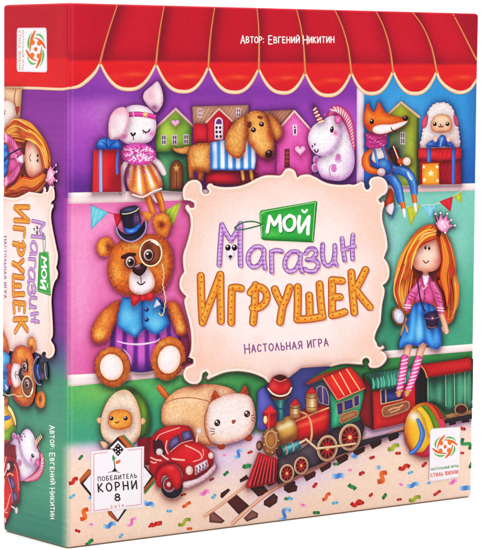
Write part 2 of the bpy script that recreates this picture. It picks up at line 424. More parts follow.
# ------------------------------------------------------------------ FRONT: awning, walls, shelves
def gradpath(pts): return [(a, b, 0) for a, b in pts]
def awning():
    A = Pic('striped_awning', FRONT, label='red scalloped awning printed across the top of the box')
    at()
    V = [(100.7, 62.4), (156.8, 63.6), (209.2, 66.5), (259.3, 68.5), (305.7, 72.4), (352, 72.4), (393.7, 71), (437.4, 71.2), (481, 72)]
    T = [(118, 6.2), (164.8, 7), (215.4, 8), (257.8, 9), (297.4, 10), (336, 11), (377, 12), (413.7, 12.8), (453.6, 13.6)]
    B = [89, 89.3, 91.6, 92.3, 92.8, 95.5, 93.6, 93.6, 92.5]
    bx = [78, 128.6, 184, 233.6, 282.5, 328.6, 372.3, 416, 459.5]
    def panel(i):
        vr, tr = V[i], T[i]
        vl, tl = (V[i-1], T[i-1]) if i else ((40, 88), (30, 3))
        band = 60+(vr[0]-70)*.0115
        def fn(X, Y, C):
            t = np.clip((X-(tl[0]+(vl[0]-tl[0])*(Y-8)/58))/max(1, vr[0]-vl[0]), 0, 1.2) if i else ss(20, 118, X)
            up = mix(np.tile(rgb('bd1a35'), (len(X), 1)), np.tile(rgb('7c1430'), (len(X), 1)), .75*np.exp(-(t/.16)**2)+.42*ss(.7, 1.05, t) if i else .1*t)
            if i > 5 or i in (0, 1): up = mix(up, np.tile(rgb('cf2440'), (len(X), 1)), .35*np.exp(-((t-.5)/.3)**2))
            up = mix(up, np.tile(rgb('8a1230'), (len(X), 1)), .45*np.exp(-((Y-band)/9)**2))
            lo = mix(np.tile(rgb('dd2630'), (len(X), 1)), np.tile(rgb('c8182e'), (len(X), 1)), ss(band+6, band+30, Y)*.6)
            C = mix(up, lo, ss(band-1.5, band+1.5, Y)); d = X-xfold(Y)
            return C+(255-C)*(.13*np.exp(-(d/.8)**2)+.13*np.exp(-((d-4.6)/1.)**2))[:, None]  # same fold and crease highlight blended into the awning red
        w = vr[0]-vl[0]
        if i == 0:
            o = curve([(xfold(3.8), 3.9, 1), (118, 4.6, 1), (100.7, 62.4, 1), (97, 70, 0), (91, 77, 0), (80, 85.6, 0), (xfold(88), 88.2, 1)])
        else:
            yt = lambda x: 3.8+(x-69.6)*.02495
            tt = np.linspace(0, 1, 33); sx_ = vl[0]+w*tt; sy_ = vl[1]+(vr[1]-vl[1])*tt; dp = B[i]-(vl[1]+vr[1])/2
            cv = [(x, y+dp*(1-abs(2*t-1)**2.5)) for x, y, t in zip(sx_, sy_, tt)]
            if i < 8:
                top = [(tl[0], yt(tl[0])-.2), (tr[0], yt(tr[0])-.2)]; o = np.vstack([curve([(*top[0], 1), (*top[1], 1)], False), curve([(*top[1], 1), (tr[0]*.25+vr[0]*.75+(.8 if vr[0] > tr[0] else -.5), 48, 0), (*vr, 1)], False)[1:], np.array(cv[::-1])[1:], curve([(*vl, 1), (tl[0]*.25+vl[0]*.75+(.8 if vl[0] > tl[0] else -.5), 48, 0), (*top[0], 1)], False)[1:-1]])
            else: o = curve([(413.7, 12.4, 1), (479, 13.8, 1), (477.6, 62, 1), (477.2, 80, 1), (471, 88.5, 0), (463, 92.2, 0), (455, 91.2, 0), (446, 86, 0), (440, 79, 0), (*vl, 1), (432.5, 48, 0)])
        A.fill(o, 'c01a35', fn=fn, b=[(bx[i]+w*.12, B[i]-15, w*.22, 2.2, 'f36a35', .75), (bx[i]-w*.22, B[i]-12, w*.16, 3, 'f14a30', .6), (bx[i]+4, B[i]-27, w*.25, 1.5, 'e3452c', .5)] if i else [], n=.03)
        sc = A.sub('scallop_trim')
        if i == 0: q = "@0,0,1 67,88.4! 80,86 91,77.5 97,70.5 100.7,63!"
        else:
            q = ['%g,%g%s' % (x, y, '!' if j in (0, 32) else '') for j, (x, y) in enumerate(cv) if j % 2 == 0 or j in (0, 32)]
            if i == 8: q = "437.4,71.2! 440,79 446,86 455,91.4 463,92.4 471,88.7 477.4,79.5!".split()
            q = '@0,0,1 '+' '.join(q)
        sc.rib(q, [1.1, 1.7, 2.0, 1.7, 1.1], 'f5c79c', 'd98f66', hl='fff0d8', split=False)
    for i in range(9): panel(i)
    for v, t in zip(V[:8], T[:8]):
        s = A.sub('seam')
        y0 = 3.8+(t[0]-69.6)*.025
        s.rib([(t[0], y0+.6, 0), ((t[0]*.62+v[0]*.38)+(.8 if v[0] > t[0] else -.6), 27, 0), ((t[0]*.25+v[0]*.75)+(.8 if v[0] > t[0] else -.5), 48, 0), (v[0], v[1]+1, 0)], [.7, .9, 1.3], 'c9784a', 'a8492c', hl='f0b080')
    s = A.sub('seam'); s.rib([(453.6, 14.2, 0), (463, 32, 0), (471, 48, 0), (477.6, 61, 0)], [.7, .9, 1.1], 'c9784a', 'a8492c', hl='f0b080')
    t = Pic('author_line', FRONT, mat=M_PRINT, label='white handwritten author line on the awning')
    text(t, 'АВТОР:', 241.4, 42.6, 264.4, 42.8, 5.9, .5, 'fff6f2', big=1.35, gap=.3)
    text(t, 'ЕВГЕНИЙ', 269.4, 43, 300, 42.8, 5.9, .5, 'fff6f2', big=1.4, gap=.34)
    text(t, 'НИКИТИН', 304, 43, 334.6, 42.6, 5.9, .5, 'fff6f2', big=1.4, gap=.34)
    # side part of the awning
    B_ = Pic('awning_side', SIDE, label='plain red awning end on the narrow side')
    def fs(X, Y, C): return mix(np.tile(rgb('b81a33'), (len(X), 1)), np.tile(rgb('e02428'), (len(X), 1)), ss(56.5, 60, Y))
    xf = xfold(80)
    B_.fill([(3.2, 3, 1), (70.2, 3.6, 1), (xfold(88), 88.4, 1), (30, 87, 1), (3.2, 86.5, 1)], 'b81a33', fn=fs, b=[(60, 40, 5, 60, 'c8223a', .5)])
    B_.rib([(3, 87.8, 0), (35, 88.2, 0), (60, 89.2, 0), (xfold(88), 88.4, 0)], 1.5, 'eec39c', 'c98a66', hl='fbe3c6', cap=False)

def shelves():
    def shelf(q, lab, x0):
        p = Pic('shelf', FRONT, label=lab); o = curve(q)
        def fn(X, Y, C):
            yc = np.interp(X, [q[0][0], q[1][0]], [q[0][1], q[1][1]]); yb = np.interp(X, [q[3][0], q[2][0]], [q[3][1], q[2][1]]); t = (Y-yc)/(yb-yc)
            C = mix(C, np.tile(rgb('fff4ee'), (len(X), 1)), np.exp(-((t-.15)/.2)**2)); C = mix(C, np.tile(rgb('dcaeb0'), (len(X), 1)), ss(.7, 1, t)*.8)
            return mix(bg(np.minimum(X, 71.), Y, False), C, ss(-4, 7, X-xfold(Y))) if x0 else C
        p.fill(o, 'f4dad8', None, fn=fn, gs=1.2, n=.02)
    at()
    shelf([(67.9, 192.6, 1), (210, 189.4, 1), (210, 199.6, 1), (67.9, 203.8, 1)], 'pale shelf edge under the rabbit and the dog', 1)
    shelf([(380, 185.2, 1), (477, 183.3, 1), (477, 190.4, 1), (380, 193.2, 1)], 'pale shelf edge under the fox and the sheep', 0)
    shelf([(67.4, 374.8, 1), (200, 368.2, 1), (200, 373.4, 1), (67.4, 386.6, 1)], 'pale shelf edge the teddy bear sits on', 1)
    shelf([(380, 351.3, 1), (476, 343.6, 1), (476, 350.8, 1), (380, 358.8, 1)], 'pale shelf edge the rag doll sits on', 0)
    p = Pic('wall_post', FRONT)
    p.fill([(357.5, 88, 1), (364.8, 88, 1), (364.6, 192, 1), (357.3, 192, 1)], 'efd9e6', 'b890b8', 1.2, g=('e0c0dc', 358, 150, 358, 190))

# ------------------------------------------------------------------ FRONT: top shelf
def window(P, x, y, w, h, fr='f0d4dc', pane='4a3468', bars=True, name='window'):
    """x,y: centre in frame, w,h in picture px"""
    x, y = c(x, y); q = P.sub(name)
    q.fill([(x-w/2, y-h/2, 1), (x+w/2, y-h/2, 1), (x+w/2, y+h/2, 1), (x-w/2, y+h/2, 1)], fr, 'c090a8', .5, gs=1)
    q.fill([(x-w/2+.8, y-h/2+.9, 1), (x+w/2-.8, y-h/2+.9, 1), (x+w/2-.8, y+h/2-.9, 1), (x-w/2+.8, y+h/2-.9, 1)], pane, gs=1)
    if bars:
        q.rib([(x, y-h/2+.5, 0), (x, y+h/2-.5, 0)], .35, fr); q.rib([(x-w/2+.5, y, 0), (x+w/2-.5, y, 0)], .35, fr)
def heart(P, x, y, r, col, e='d06aa0'):
    x, y = c(x, y); t = np.linspace(0, 2*math.pi, 40, endpoint=False)
    P.sub('heart').fill(np.c_[x+r*np.sin(t)**3, y-r*(.81*np.cos(t)-.31*np.cos(2*t)-.12*np.cos(3*t)-.06*np.cos(4*t))], col, e, .9, gs=1)
def houses():
    h = Pic('green_house', FRONT, label='green doll house with a pink heart and a brown arched door'); at(150, 80, 4.81)
    h.fill("30,345! 200,335! 192,540! 40,530!", '4d8a63', '2c5c45', 3, b=[(60, 440, 9, 16, '7ab287', .7), (170, 360, 10, 5, '2c5c45', .6)])
    h.fill("34,345! 30,240! 127,142! 203,225! 201,338!", '93b545', '5d7d38', 3, b=[(90, 240, 12, 10, 'b5cf5c', .8), (185, 300, 8, 20, '5f8c48', .6)])
    h.rib("18,243! 127,140! 212,222!", [1.5], 'd9a9a2', '8d5f78', hl='f2ccbc')
    h.rib("32,350 110,346 200,336", 1.0, '3d6b4c', '2c5040')
    heart(h, 125, 206, 4.1, 'eab0d4')
    for x, y in ((70, 288), (122, 287), (177, 285)): window(h, x, y, 5, 10)
    at(150, 145, 6.871); d = h.sub('arched_door')
    d.fill("140,310! 140,180 155,125 187,102 220,125 236,180 236,310!", '8a5232', '4a2a20', 1.8, b=[(190, 230, 3, 12, 'a86c40', .7)])
    d.fill("186,130! 192,150! 208,152! 196,163! 200,180! 186,170! 172,180! 176,163! 164,152! 180,150!", 'cf9a5c', gs=1)
    d.rib("188,190 188,305", .4, '5c3424')
    h = Pic('red_house', FRONT, label='red doll house with a gable and an arched window'); at(185, 105, 6.871)
    h.fill("55,10! 440,0! 442,140! 330,130! 60,132!", 'b98e79', '8c6558', 2, gs=1., fn=lambda X, Y, C: C*(1+.1*np.sin(X*1.7+Y*.9))[:, None])
    h.fill("60,130! 440,118! 440,262! 62,262!", 'd3233f', '8e1830', 3, b=[(110, 200, 10, 6, 'e83a48', .7)])
    h.fill("158,115! 238,28! 318,108! 322,262! 158,262!", 'd8263e', '9c1832', 2, b=[(185, 180, 3, 14, 'ee4450', .6)])
    h.rib("152,118! 238,26! 326,108!", 1.0, 'e8b9a2', 'a8605c', hl='fbdcc8')
    h.rib("156,130 158,262", .5, '8c1830')
    for x, y in ((108, 55), (371, 52)): window(h, x, y, 4.6, 9.4, 'efd8d8', '94505c')
    w = h.sub('arched_window')
    w.fill("207,240! 207,120 218,92 237,83 256,92 266,120 266,240!", 'f7e2e6', 'c88090', .7, gs=1)
    w.fill("217,132! 219,112 228,98 237,94 248,98 256,112 257,132!", '6a3f80', gs=1)
    for a, b in ((222, 155), (246, 155), (222, 185), (246, 185), (224, 216), (250, 216)):
        w.fill(ring(a, b, 1.3, 1.6), '3f3058', gs=1)
    h = Pic('pink_house', FRONT, label='pink doll house with a pale heart and a letter i window'); at(240, 80, 4.81)
    h.fill("150,300! 185,250! 182,470! 60,475! 60,330!", 'c04a94', '8e3478', 4)
    h.fill("92,150! 265,143! 186,245! 120,300!", 'b4826c', '8a5a50', 2, gs=1., fn=lambda X, Y, C: C*(1+.14*np.sin((X+Y*.9)*1.6))[:, None])
    h.fill("182,250! 265,152! 342,240! 350,475! 180,475!", 'e566ae', 'b03f88', 3, b=[(260, 210, 8, 8, 'f088c4', .7), (300, 430, 14, 9, 'd24c9c', .6)])
    h.rib("180,250! 265,150! 346,242!", 1.15, 'eebfae', 'b06878', hl='fbe0d0')
    w = h.sub('window'); w.fill("256,216! 278,214! 279,266! 258,268!", 'fbe4ee', 'd080a8', .6, gs=1); w.rib("267,226 267,227", .9, '5a2a50'); w.rib("268,238 268,256", .9, '5a2a50')
    heart(h, 293, 337, 5.4, 'f8c0e2')
    d = h.sub('narrow_door'); d.fill("217,332! 242,330! 243,420! 217,422!", '8a4040', '4c2028', 1.2); 
    for y in (350, 370, 390): d.rib("222,%d 238,%d" % (y, y), .4, 'b06050')
    h = Pic('yellow_house', FRONT, label='yellow green doll house with a tan roof'); at(355, 100, 6.871)
    h.fill("245,95! 322,25! 428,110! 430,590! 245,590!", 'aab232', '6d7a30', 3, b=[(280, 330, 16, 24, '6c7a72', .9), (300, 250, 8, 10, '6d8070', .5), (300, 110, 9, 6, 'c0c43c', .8), (395, 420, 5, 30, 'bfc238', .7), (260, 480, 12, 20, '4f6a6c', .9)])
    h.fill("428,110! 445,118! 447,590! 428,590!", '5d6b48', '45583c', 1)
    h.rib("240,92! 322,18! 445,116!", 1.45, 'd5a87e', '8c6a50', hl='f0cda4')
    window(h, 333, 262, 4.6, 12.4, 'e8dcd8', '3c3560')
def left_gift():
    g = Pic('gift_box', FRONT, label='red gift with a lilac ribbon and blue bow beside the rabbit'); at(90, 145, 6.871)
    g.fill("28,38! 210,20! 222,322! 22,325!", 'd4242f', '8e1a2c', 3, b=[(110, 150, 3, 40, 'f04840', .5), (165, 250, 6, 14, '8c1a30', .7), (210, 200, 5, 30, '6e1838', .6)])
    g.fill("28,38! 60,34! 60,325! 22,325!", 'c22030', 'e04038', 1, b=[(45, 180, 2, 30, 'e83c38', .8)])
    r = g.sub('ribbon')
    r.rib("76,32 78,322", 1.9, '8fa3d0', '5f6fae', hl='c0cce8', cap=False); r.rib("200,26 190,120 192,200", 1.6, '5c67b0', '3c4590', hl='8890cc', cap=False)
    at(90, 80, 6.871); b = g.sub('bow')
    b.fill("130,480! 60,470! 45,450 55,425 80,402 120,395 150,410 190,410 215,430 222,470!", '2f6fc0', '1d3f86', 2, b=[(80, 425, 3.5, 3.5, '7fb4ea', .9), (190, 440, 3, 4, '5f9ae0', .9), (125, 410, 2, 5, '5898dc', .8)])
    for q in ("130,475 110,440 85,425", "140,475 150,445 180,425", "130,475 118,430 120,400"): b.rib(q, .5, '1c3a80')
def rabbit():
    r = Pic('toy_rabbit', FRONT, label='white toy rabbit with a pink ruff and orange dress'); at(90, 145, 6.871)
    for q in ("400,340 415,400 440,470", "468,325 492,390 506,462"):
        l = r.sub('leg'); l.rib(q, [3.6, 3.4, 3.0], 'e87e30', 'a8481c', hl='f8b060', n=.08, cap=False)
        l.rib(q.replace('400,340', '400,340'), 1.0, 'f6e6d8') if 0 else None
    r.sub('leg').fill("415,340! 440,330! 470,395! 460,400!", 'f3dfe0', 'c89890', .8)
    at(150, 145, 6.871); a = r.sub('arm'); a.rib("15,90 60,125 85,165 98,190", [3.2, 3.3, 3.6, 3], 'f7e8e4', 'b98090', hl='fffaf6')
    at(90, 145, 6.871); a = r.sub('arm'); a.rib("250,125 222,180 212,250 228,322", [2.6, 3.3, 3.8, 3.6], 'f7e8e8', 'c890a0', hl='fffafa')
    d = r.sub('puffy_dress')
    def stripes(X, Y, C):
        x0 = 90+330/6.871; t = (X-x0)/(10+(Y-163)*.52)
        s = .5+.5*np.sin(t*10.5+.6); return mix(mix(C, np.tile(rgb('fdf0e0'), (len(X), 1)), ss(.55, .95, s)), np.tile(rgb('a8484c'), (len(X), 1)), ss(.82, 1., 1-s)*.7)
    d.fill("262,140! 300,120 360,105 410,100 450,140 478,190 500,250 498,290 460,318 420,335 380,362 340,350 295,335 268,300 255,240 256,180", 'f08c38', '8e3c50', 2, fn=stripes, b=[(265, 180, 3, 8, '5c3058', .7), (300, 310, 8, 3, 'fbc060', .6), (450, 300, 6, 3, 'f8a850', .6)])
    d.rib("300,340 350,356 385,350 440,318 495,300", 1.0, 'f8e8dc', 'd08870')
    for q in ("276,200 266,215 272,225", "370,170 382,185 378,195 365,188"): d.rib(q, .45, 'c04a90')
    at(90, 80, 6.871)
    e = r.sub('ear'); at(60, 0, 4.008); e.fill("393,326 408,350 416,385 414,415 400,440 388,450 368,438 348,415 336,392 342,368 368,345", 'f3d3da', 'c88aa8', 1.6, b=[(365, 380, 4, 7, 'e8a0b8', .8), (382, 432, 4, 3.4, '7a4a70', .85), (402, 375, 2.5, 8, 'fdf2f0', .9)])
    at(90, 80, 6.871)
    h = r.sub('head'); h.fill("235,215 270,180 330,170 395,186 438,225 455,270 460,330 445,385 410,425 340,445 270,440 225,420 205,395 225,320", 'f6e8ee', 'bb86b0', 2, b=[(430, 368, 4.2, 3.2, 'ea6ca8', .95), (242, 385, 3.4, 3, 'ea78ac', .95), (330, 330, 9, 9, 'fdf8f8', .7)])
    hb = h.sub('headband') if False else r.sub('headband')
    hb.rib("272,238 330,234 400,242 456,256", 2.6, 'dd3f92', 'a82a72', hl='f472b6', cap=False); hb.rib("300,222 306,252", .7, 'f4a8d0')
    hb.fill("384,210! 390,226! 408,230! 394,241! 398,258! 384,248! 368,256! 374,240! 362,228! 378,226!", 'f5d98c', 'd89a50', .5, gs=1)
    e = r.sub('ear'); e.fill("240,188 200,190 165,215 140,260 130,330 133,400 142,426 180,415 215,398 250,350 272,290 268,225", 'f3d8df', 'd07a9c', 1.7, b=[(200, 220, 7, 3.5, 'f09ab4', .8), (170, 300, 3, 9, 'e8bcca', .8), (160, 380, 3, 5, 'fdf4f4', .9), (225, 320, 3, 7, 'fbeef0', .9)])
    f = r.sub('face')
    f.rib("368,346 385,358 402,356 416,340", .7, '4a2838'); f.rib("376,356 370,364", .4, '4a2838'); f.rib("388,362 388,370", .4, '4a2838')
    f.rib("288,366 300,382 314,366", 1.0, '3c2430'); f.rib("301,385 304,410", .5, '8a5060')
    u = r.sub('ruff'); rnd = random.Random(3)
    at(90, 145, 6.871)
    o = ring(335, 62, 16.6, 10.4, 4, wob=.12, k=26)
    u.fill(o, 'e268b2', 'a83a86', 1.6)
    for i in range(95):
        a = rnd.random()*6.28; rr = rnd.random()**.6
        x = 335+math.cos(a)*rr*106; y = 62+math.sin(a)*rr*62
        b = a+rnd.uniform(-1.2, 1.2); l = rnd.uniform(8, 17)
        u.rib([(*c(x-math.cos(b)*l, y-math.sin(b)*l*.8), 0), (*c(x+rnd.uniform(-6, 6), y+rnd.uniform(-6, 6)), 0), (*c(x+math.cos(b)*l, y+math.sin(b)*l*.8), 0)], .5, rnd.choice(['fde4f2', 'fbd0e6', 'c23c92', 'b83a8c', 'f4a0d0']))
FUR = dict(n=.1)
def stitched(P, q, col, step=5): 
    L = curve(path(q), True, 1.0)
    for i in range(0, len(L)-2, 4): P.rib([(L[i][0], L[i][1], 0), (L[i+1][0], L[i+1][1], 0)], .26, col)
def dog():
    g = Pic('toy_dog', FRONT, label='tan toy dachshund in a blue and white striped shirt')
    at(210, 140, 6.871)
    cu = Pic('red_cushion', FRONT); cu.fill("-30,212! 205,205! 330,225! 320,310! -30,310!", 'c4203c', '6d1738', 3, b=[(80, 250, 12, 6, 'ee2c40', .9), (240, 260, 10, 8, '5e1e50', .8)])
    at(150, 145, 6.871)
    t = g.sub('tail'); t.fill("160,14 185,22 225,18 270,8 272,50 235,60 195,52 170,38", 'eaa566', 'a05a34', 1.3)
    b = g.sub('body'); b.fill("265,40 280,15 330,-10 400,-12 440,0 445,150 400,190 372,180 368,240 335,245 330,190 305,180 305,230 275,235 268,160 262,100", 'df9050', '84401c', 2.6, n=.1, fz=.8, b=[(350, 90, 7, 9, 'f3b878', .8), (410, 60, 5, 12, 'f0a860', .5), (340, 180, 5, 4, '7c3a1c', .7)])
    stitched(b, "270,50 285,20 330,-2 400,-4 430,10 432,150 400,180 320,178 275,150", '6c3014')
    at(210, 140, 6.871)
    for x in (230, 290):
        l = g.sub('leg'); l.rib("%d,215 %d,270 %d,285" % (x-2, x+3, x+4), [3.6, 3.4, 2.6], '7c3c26', '4a1c1c'); l.rib("%d,215 %d,268" % (x-4, x+3), [1.8, 1.6], 'edab68', 'b0642c')
    s = g.sub('striped_shirt')
    def bl(X, Y, C):
        t = (X-211.5-(Y-150)*.01)/7.75; w = ss(.18, .34, np.abs((t % 1)-.5)); C2 = mix(np.tile(rgb('f6f4fa'), (len(X), 1)), np.tile(rgb('3d8fd6'), (len(X), 1)), w)
        return mix(C2, np.tile(rgb('2c4f98'), (len(X), 1)), .7*ss(166.5, 170.5, Y)+.25*np.exp(-((Y-142)/3)**2))
    s.fill("8,205! 5,100 8,15! 120,-5! 300,0! 318,60 322,130 315,180 308,206! 150,210!", '4a9ade', '2b4f94', 1.2, fn=bl, gs=1.1, b=[(25, 120, 3, 12, '2c62b0', .5)])
    at(240, 80, 4.81)
    e = g.sub('ear'); e.fill("138,165 160,172 190,205 207,240 204,270 182,292 160,270 145,230", 'dd8c4c', '84401c', 2, n=.08, b=[(180, 240, 3, 7, 'eeaa68', .8)])
    h = g.sub('head'); h.fill("28,180 50,155 85,147 115,160 135,195 150,240 165,290 167,345 155,372 130,378 95,362 65,330 42,300 34,250", 'eba15c', '8e4420', 2.4, n=.08, fz=.5, b=[(80, 290, 6, 9, 'f6bf7e', .8), (148, 262, 3, 6, 'b8452c', .95), (65, 310, 4, 4, 'd86a3c', .8), (118, 320, 5, 6, 'f3b070', .6)])
    stitched(h, "40,180 60,162 85,155 110,166 128,200 142,240 158,290 160,345 148,366 128,370 98,355 70,325 48,295 42,250", '6c3014')
    f = g.sub('face')
    for x, y, r in ((68, 240, 2.5), (107, 213, 2.5)): f.disc(x, y, r, '3a1c1c', '200c0c'); f.disc(x-2, y-4, .7, 'ffffff')
    f.disc(49, 215, 2.2, '7a3c20', '8c4824', ry=3.6, rot=10); f.disc(100, 180, 3.1, '7a3c20', '8c4824', ry=1.8, rot=15)
    f.disc(143, 356, 3.8, '4e1c22', '2c0c14', ry=4.2, rot=20); f.disc(140, 346, 1, 'b08088')
    at(185, 105, 6.871)
    e = g.sub('ear'); e.fill("412,72 375,92 330,135 298,180 282,225 278,285 300,330 335,358 372,368 402,350 420,310 428,250 432,180 428,110", 'dd8e50', '86401c', 2.6, n=.11, fz=.5, b=[(350, 240, 7, 12, 'edaa66', .8), (385, 140, 4, 10, 'f0b274', .6)])
def unicorn(F=FRONT, side=False):
    u = Pic('toy_unicorn', F, label='white and pink toy unicorn with a striped horn'); at(300, 100, 6.871)
    for x, y, a in ((118, 412, 5), (107, 465, 5)):
        f = u.sub('hoof'); f.disc(x, y, 3.6, 'f3d6e8', 'a070b0', ry=4.6); f.disc(x, y+3, 2.0, 'e272b8', 'c04a98', ry=3)
    b = u.sub('body'); b.fill("270,120 310,165 345,230 368,310 380,400 372,470 345,520 295,553 225,552 160,535 132,490 122,430 150,385 220,330 260,250", 'f6e6f2', 'b07ab4', 2.8, n=.06, b=[(330, 470, 6, 14, 'dab6d8', .7), (300, 300, 6, 12, 'fdf4f8', .8), (210, 530, 16, 3, 'e4a8cc', .7)])
    for x, y in ((268, 394), (238, 472)): b.disc(x, y, 2.9, 'de74b0', 'b890b8', ry=3.8); 
    b.rib("290,415 262,430 245,405", .4, 'b080b0'); b.rib("205,470 225,445 255,448", .5, 'b888b8'); b.rib("205,470 215,520 245,540", .5, 'b888b8')
    m = u.sub('mane')
    m.rib("215,100 240,68 275,72 312,104 338,150 354,205 366,270 375,340", [2.4, 4.6, 5.2, 4.8, 4, 3, 2, .8], 'd85a80', '963460', hl='ee8ca0', split=False)
    L = curve(path("222,92 240,68 275,72 312,104 338,150 354,205 366,270 375,330"), False, 1); dL = np.gradient(L, axis=0); dL /= np.linalg.norm(dL, axis=1)[:, None]
    for i in range(4, len(L)-3, 3):
        k = 1-.75*i/len(L); p = L[i]; t_ = dL[i]; nn = np.array([-t_[1], t_[0]]); A_ = [p+nn*3.5*k*u_+t_*2.2*k*u_ for u_ in (-1, 0, 1)]; m.rib([(q_[0], q_[1], 0) for q_ in A_], [.25*k+.1, .6*k+.15, .25*k+.1], 'fbdce0')
    h = u.sub('head'); h.fill("160,142 205,112 250,112 280,150 288,200 280,260 255,318 205,366 150,384 100,362 68,310 60,250 85,190 120,158", 'f8eaf3', 'b684b8', 2.4, n=.05, b=[(140, 240, 9, 9, 'fffafa', .8), (110, 330, 7, 6, 'f4d4e6', .8), (247, 228, 2.4, 2.8, 'ec5e98', .95)])
    e = u.sub('ear'); e.fill("240,130 250,108 275,108 290,130 278,160 252,164", 'e26aa4', '9c3a74', 1, b=[(265, 135, 1.4, 1.4, 'f8b0cc', .9)])
    e.disc(175, 103, 1.8, 'e060a0', 'a03a78')
    t = u.sub('horn'); t.fill("97,36! 170,148! 134,164!", 'c8506a', '8a3850', .8, gs=1)
    for x, y in ((106, 62), (114, 84), (124, 106), (136, 130), (146, 148)): t.rib([(*c(x-6-(y-50)*.07, y+7), 0), (*c(x+6+(y-50)*.12, y-5), 0)], .8, 'fbdca6')
    f = u.sub('face'); f.disc(224, 203, 1.9, '4e2a38', '2a1018', ry=3.3, rot=8); f.disc(220, 194, .6, 'ffffff')
    f.disc(90, 318, .75, '5a2440', ry=1.4); f.disc(107, 305, .75, '5a2440', ry=1.4); f.rib("106,342 112,358 126,354 129,342", .65, '5a2440')
    return u
def fox():
    x = Pic('toy_fox', FRONT, label='orange toy fox in blue overalls and a pink scarf, reading'); at(355, 145, 6.871)
    t = x.sub('tail'); t.fill("225,340 240,300 262,310 272,370 268,430 255,475 235,470 215,440 205,400", 'd95a22', '8c2e1c', 2)
    t.fill("212,430! 232,412 268,395! 272,430 256,478 238,470 222,455", 'f6e8ee', 'c8a0b0', 1)
    # legs
    for q, s in (("250,160 330,175 375,205 400,255 412,325", 0), ("215,200 262,235 298,290 320,385", 1)):
        l = x.sub('trouser_leg'); l.rib(q, [5.2, 5.2, 4.9, 4.2, 3.7], '3f78c4', '1e3f80', hl='83b4e6', n=.1)
    x.sub('trouser_leg').rib("368,190 378,215 392,235", 1.1, 'cfdcf0', 'a0b4d8')
    for q, q2 in (("408,338 416,398", "417,410 424,455"), ("328,392 340,438", "340,448 346,492")):
        s = x.sub('shin'); s.rib(q, [2.7, 2.3], 'e06a26', '9c3c18', hl='f59a50', cap=False)
        k = x.sub('foot'); k.rib(q2, [1.9, 1.7, 1.1], 'f7e8e2', 'c8a098', hl='ffffff')
    # torso
    b = x.sub('overalls'); b.fill("118,20! 215,15! 228,60 250,110 265,165 240,205 205,200 150,150 118,130!", 'e36a24', '9c3c1c', 2)
    b.fill("128,20! 205,15! 212,90! 150,135! 118,100!", 'f4e6e4', 'b8a0b0', 1)
    b.fill("115,120 150,125! 165,98! 218,85! 245,110 262,150 250,190 215,205 170,170 128,148", '3f74bc', '1f3d7c', 1.8, b=[(200, 130, 4, 4, '74a6dc', .8)])
    for q in ("132,20 145,60 158,128", "190,15 205,50 222,100"): b.rib(q, 1.2, '4f86c8', '234a8c', hl='90bce8')
    a = x.sub('arm'); a.rib("108,42 82,75 78,120 98,165 155,185", [2.4, 3.6, 4.2, 3.6, 3.0], 'ea6f26', 'a83c18', hl='f79a4c')
    p = x.sub('paw'); p.disc(185, 187, 4.1, 'f8e6e2', 'c89aa0')
    k = x.sub('book'); k.fill("228,40! 262,8! 300,30! 322,140! 288,148!", '4e2428', '2c1218', 1.4, b=[(270, 90, 3, 8, '6c3432', .7)]); k.fill("262,8! 276,3! 328,136! 316,145!", 'c23a2c', '8c2420', .6, gs=1); k.rib("268,10 320,140", .5, 'f0d8c0')
    a = x.sub('arm'); a.rib("318,112 345,112", 3.2, 'e06a26', 'a04018'); p = x.sub('paw'); p.disc(360, 112, 4.0, 'f9eadc', 'd0a090', ry=4.2)
    at(355, 100, 6.871)
    s = x.sub('scarf'); s.fill("78,250 75,225 110,228 215,238 222,270 218,305 190,325 140,335 95,328 76,305 84,280", 'd94a98', '8c2a6c', 2, n=.08)
    for q in ("82,262 120,278 180,272 218,262", "86,295 130,305 200,292 218,282"): s.rib(q, [.5, 1.2, .5], 'a43276')
    for i in range(34): px, py = 85+(i*37) % 130, 242+(i*23) % 80; s.rib([(*c(px, py), 0), (*c(px+9, py-3), 0)], .35, 'f08cc4')
    h = x.sub('head'); h.fill("70,80 80,40 97,22 112,60 124,78! 136,78 148,60 160,25 172,14 195,55 222,92 270,110 330,120 370,118 350,165 300,200 250,222 215,237 160,236 105,220 78,185 64,140", 'ef7426', 'a83818', 2.4, n=.06, b=[(100, 100, 4, 8, 'f79a44', .7), (230, 130, 12, 3, 'f8923c', .7), (97, 182, 2.6, 2.6, 'e23a3c', .95), (95, 45, 2, 4, 'b84420', .6)])
    h.fill("126,215 130,190 152,175 200,168 260,166 320,152 366,145 345,168 300,195 250,216 210,230 160,232", 'fbf0f0', 'd89a98', 1.3)
    f = x.sub('face'); f.disc(120, 148, 2.2, '3c1c1c', '200a0a', ry=2.9); f.disc(116, 140, .7, 'ffffff')
    f.disc(350, 125, 2.9, '40201e', '1c0c10', ry=2.6); f.disc(345, 118, .9, 'a08890'); f.rib("252,190 262,208 288,214", .5, '5a2a30')
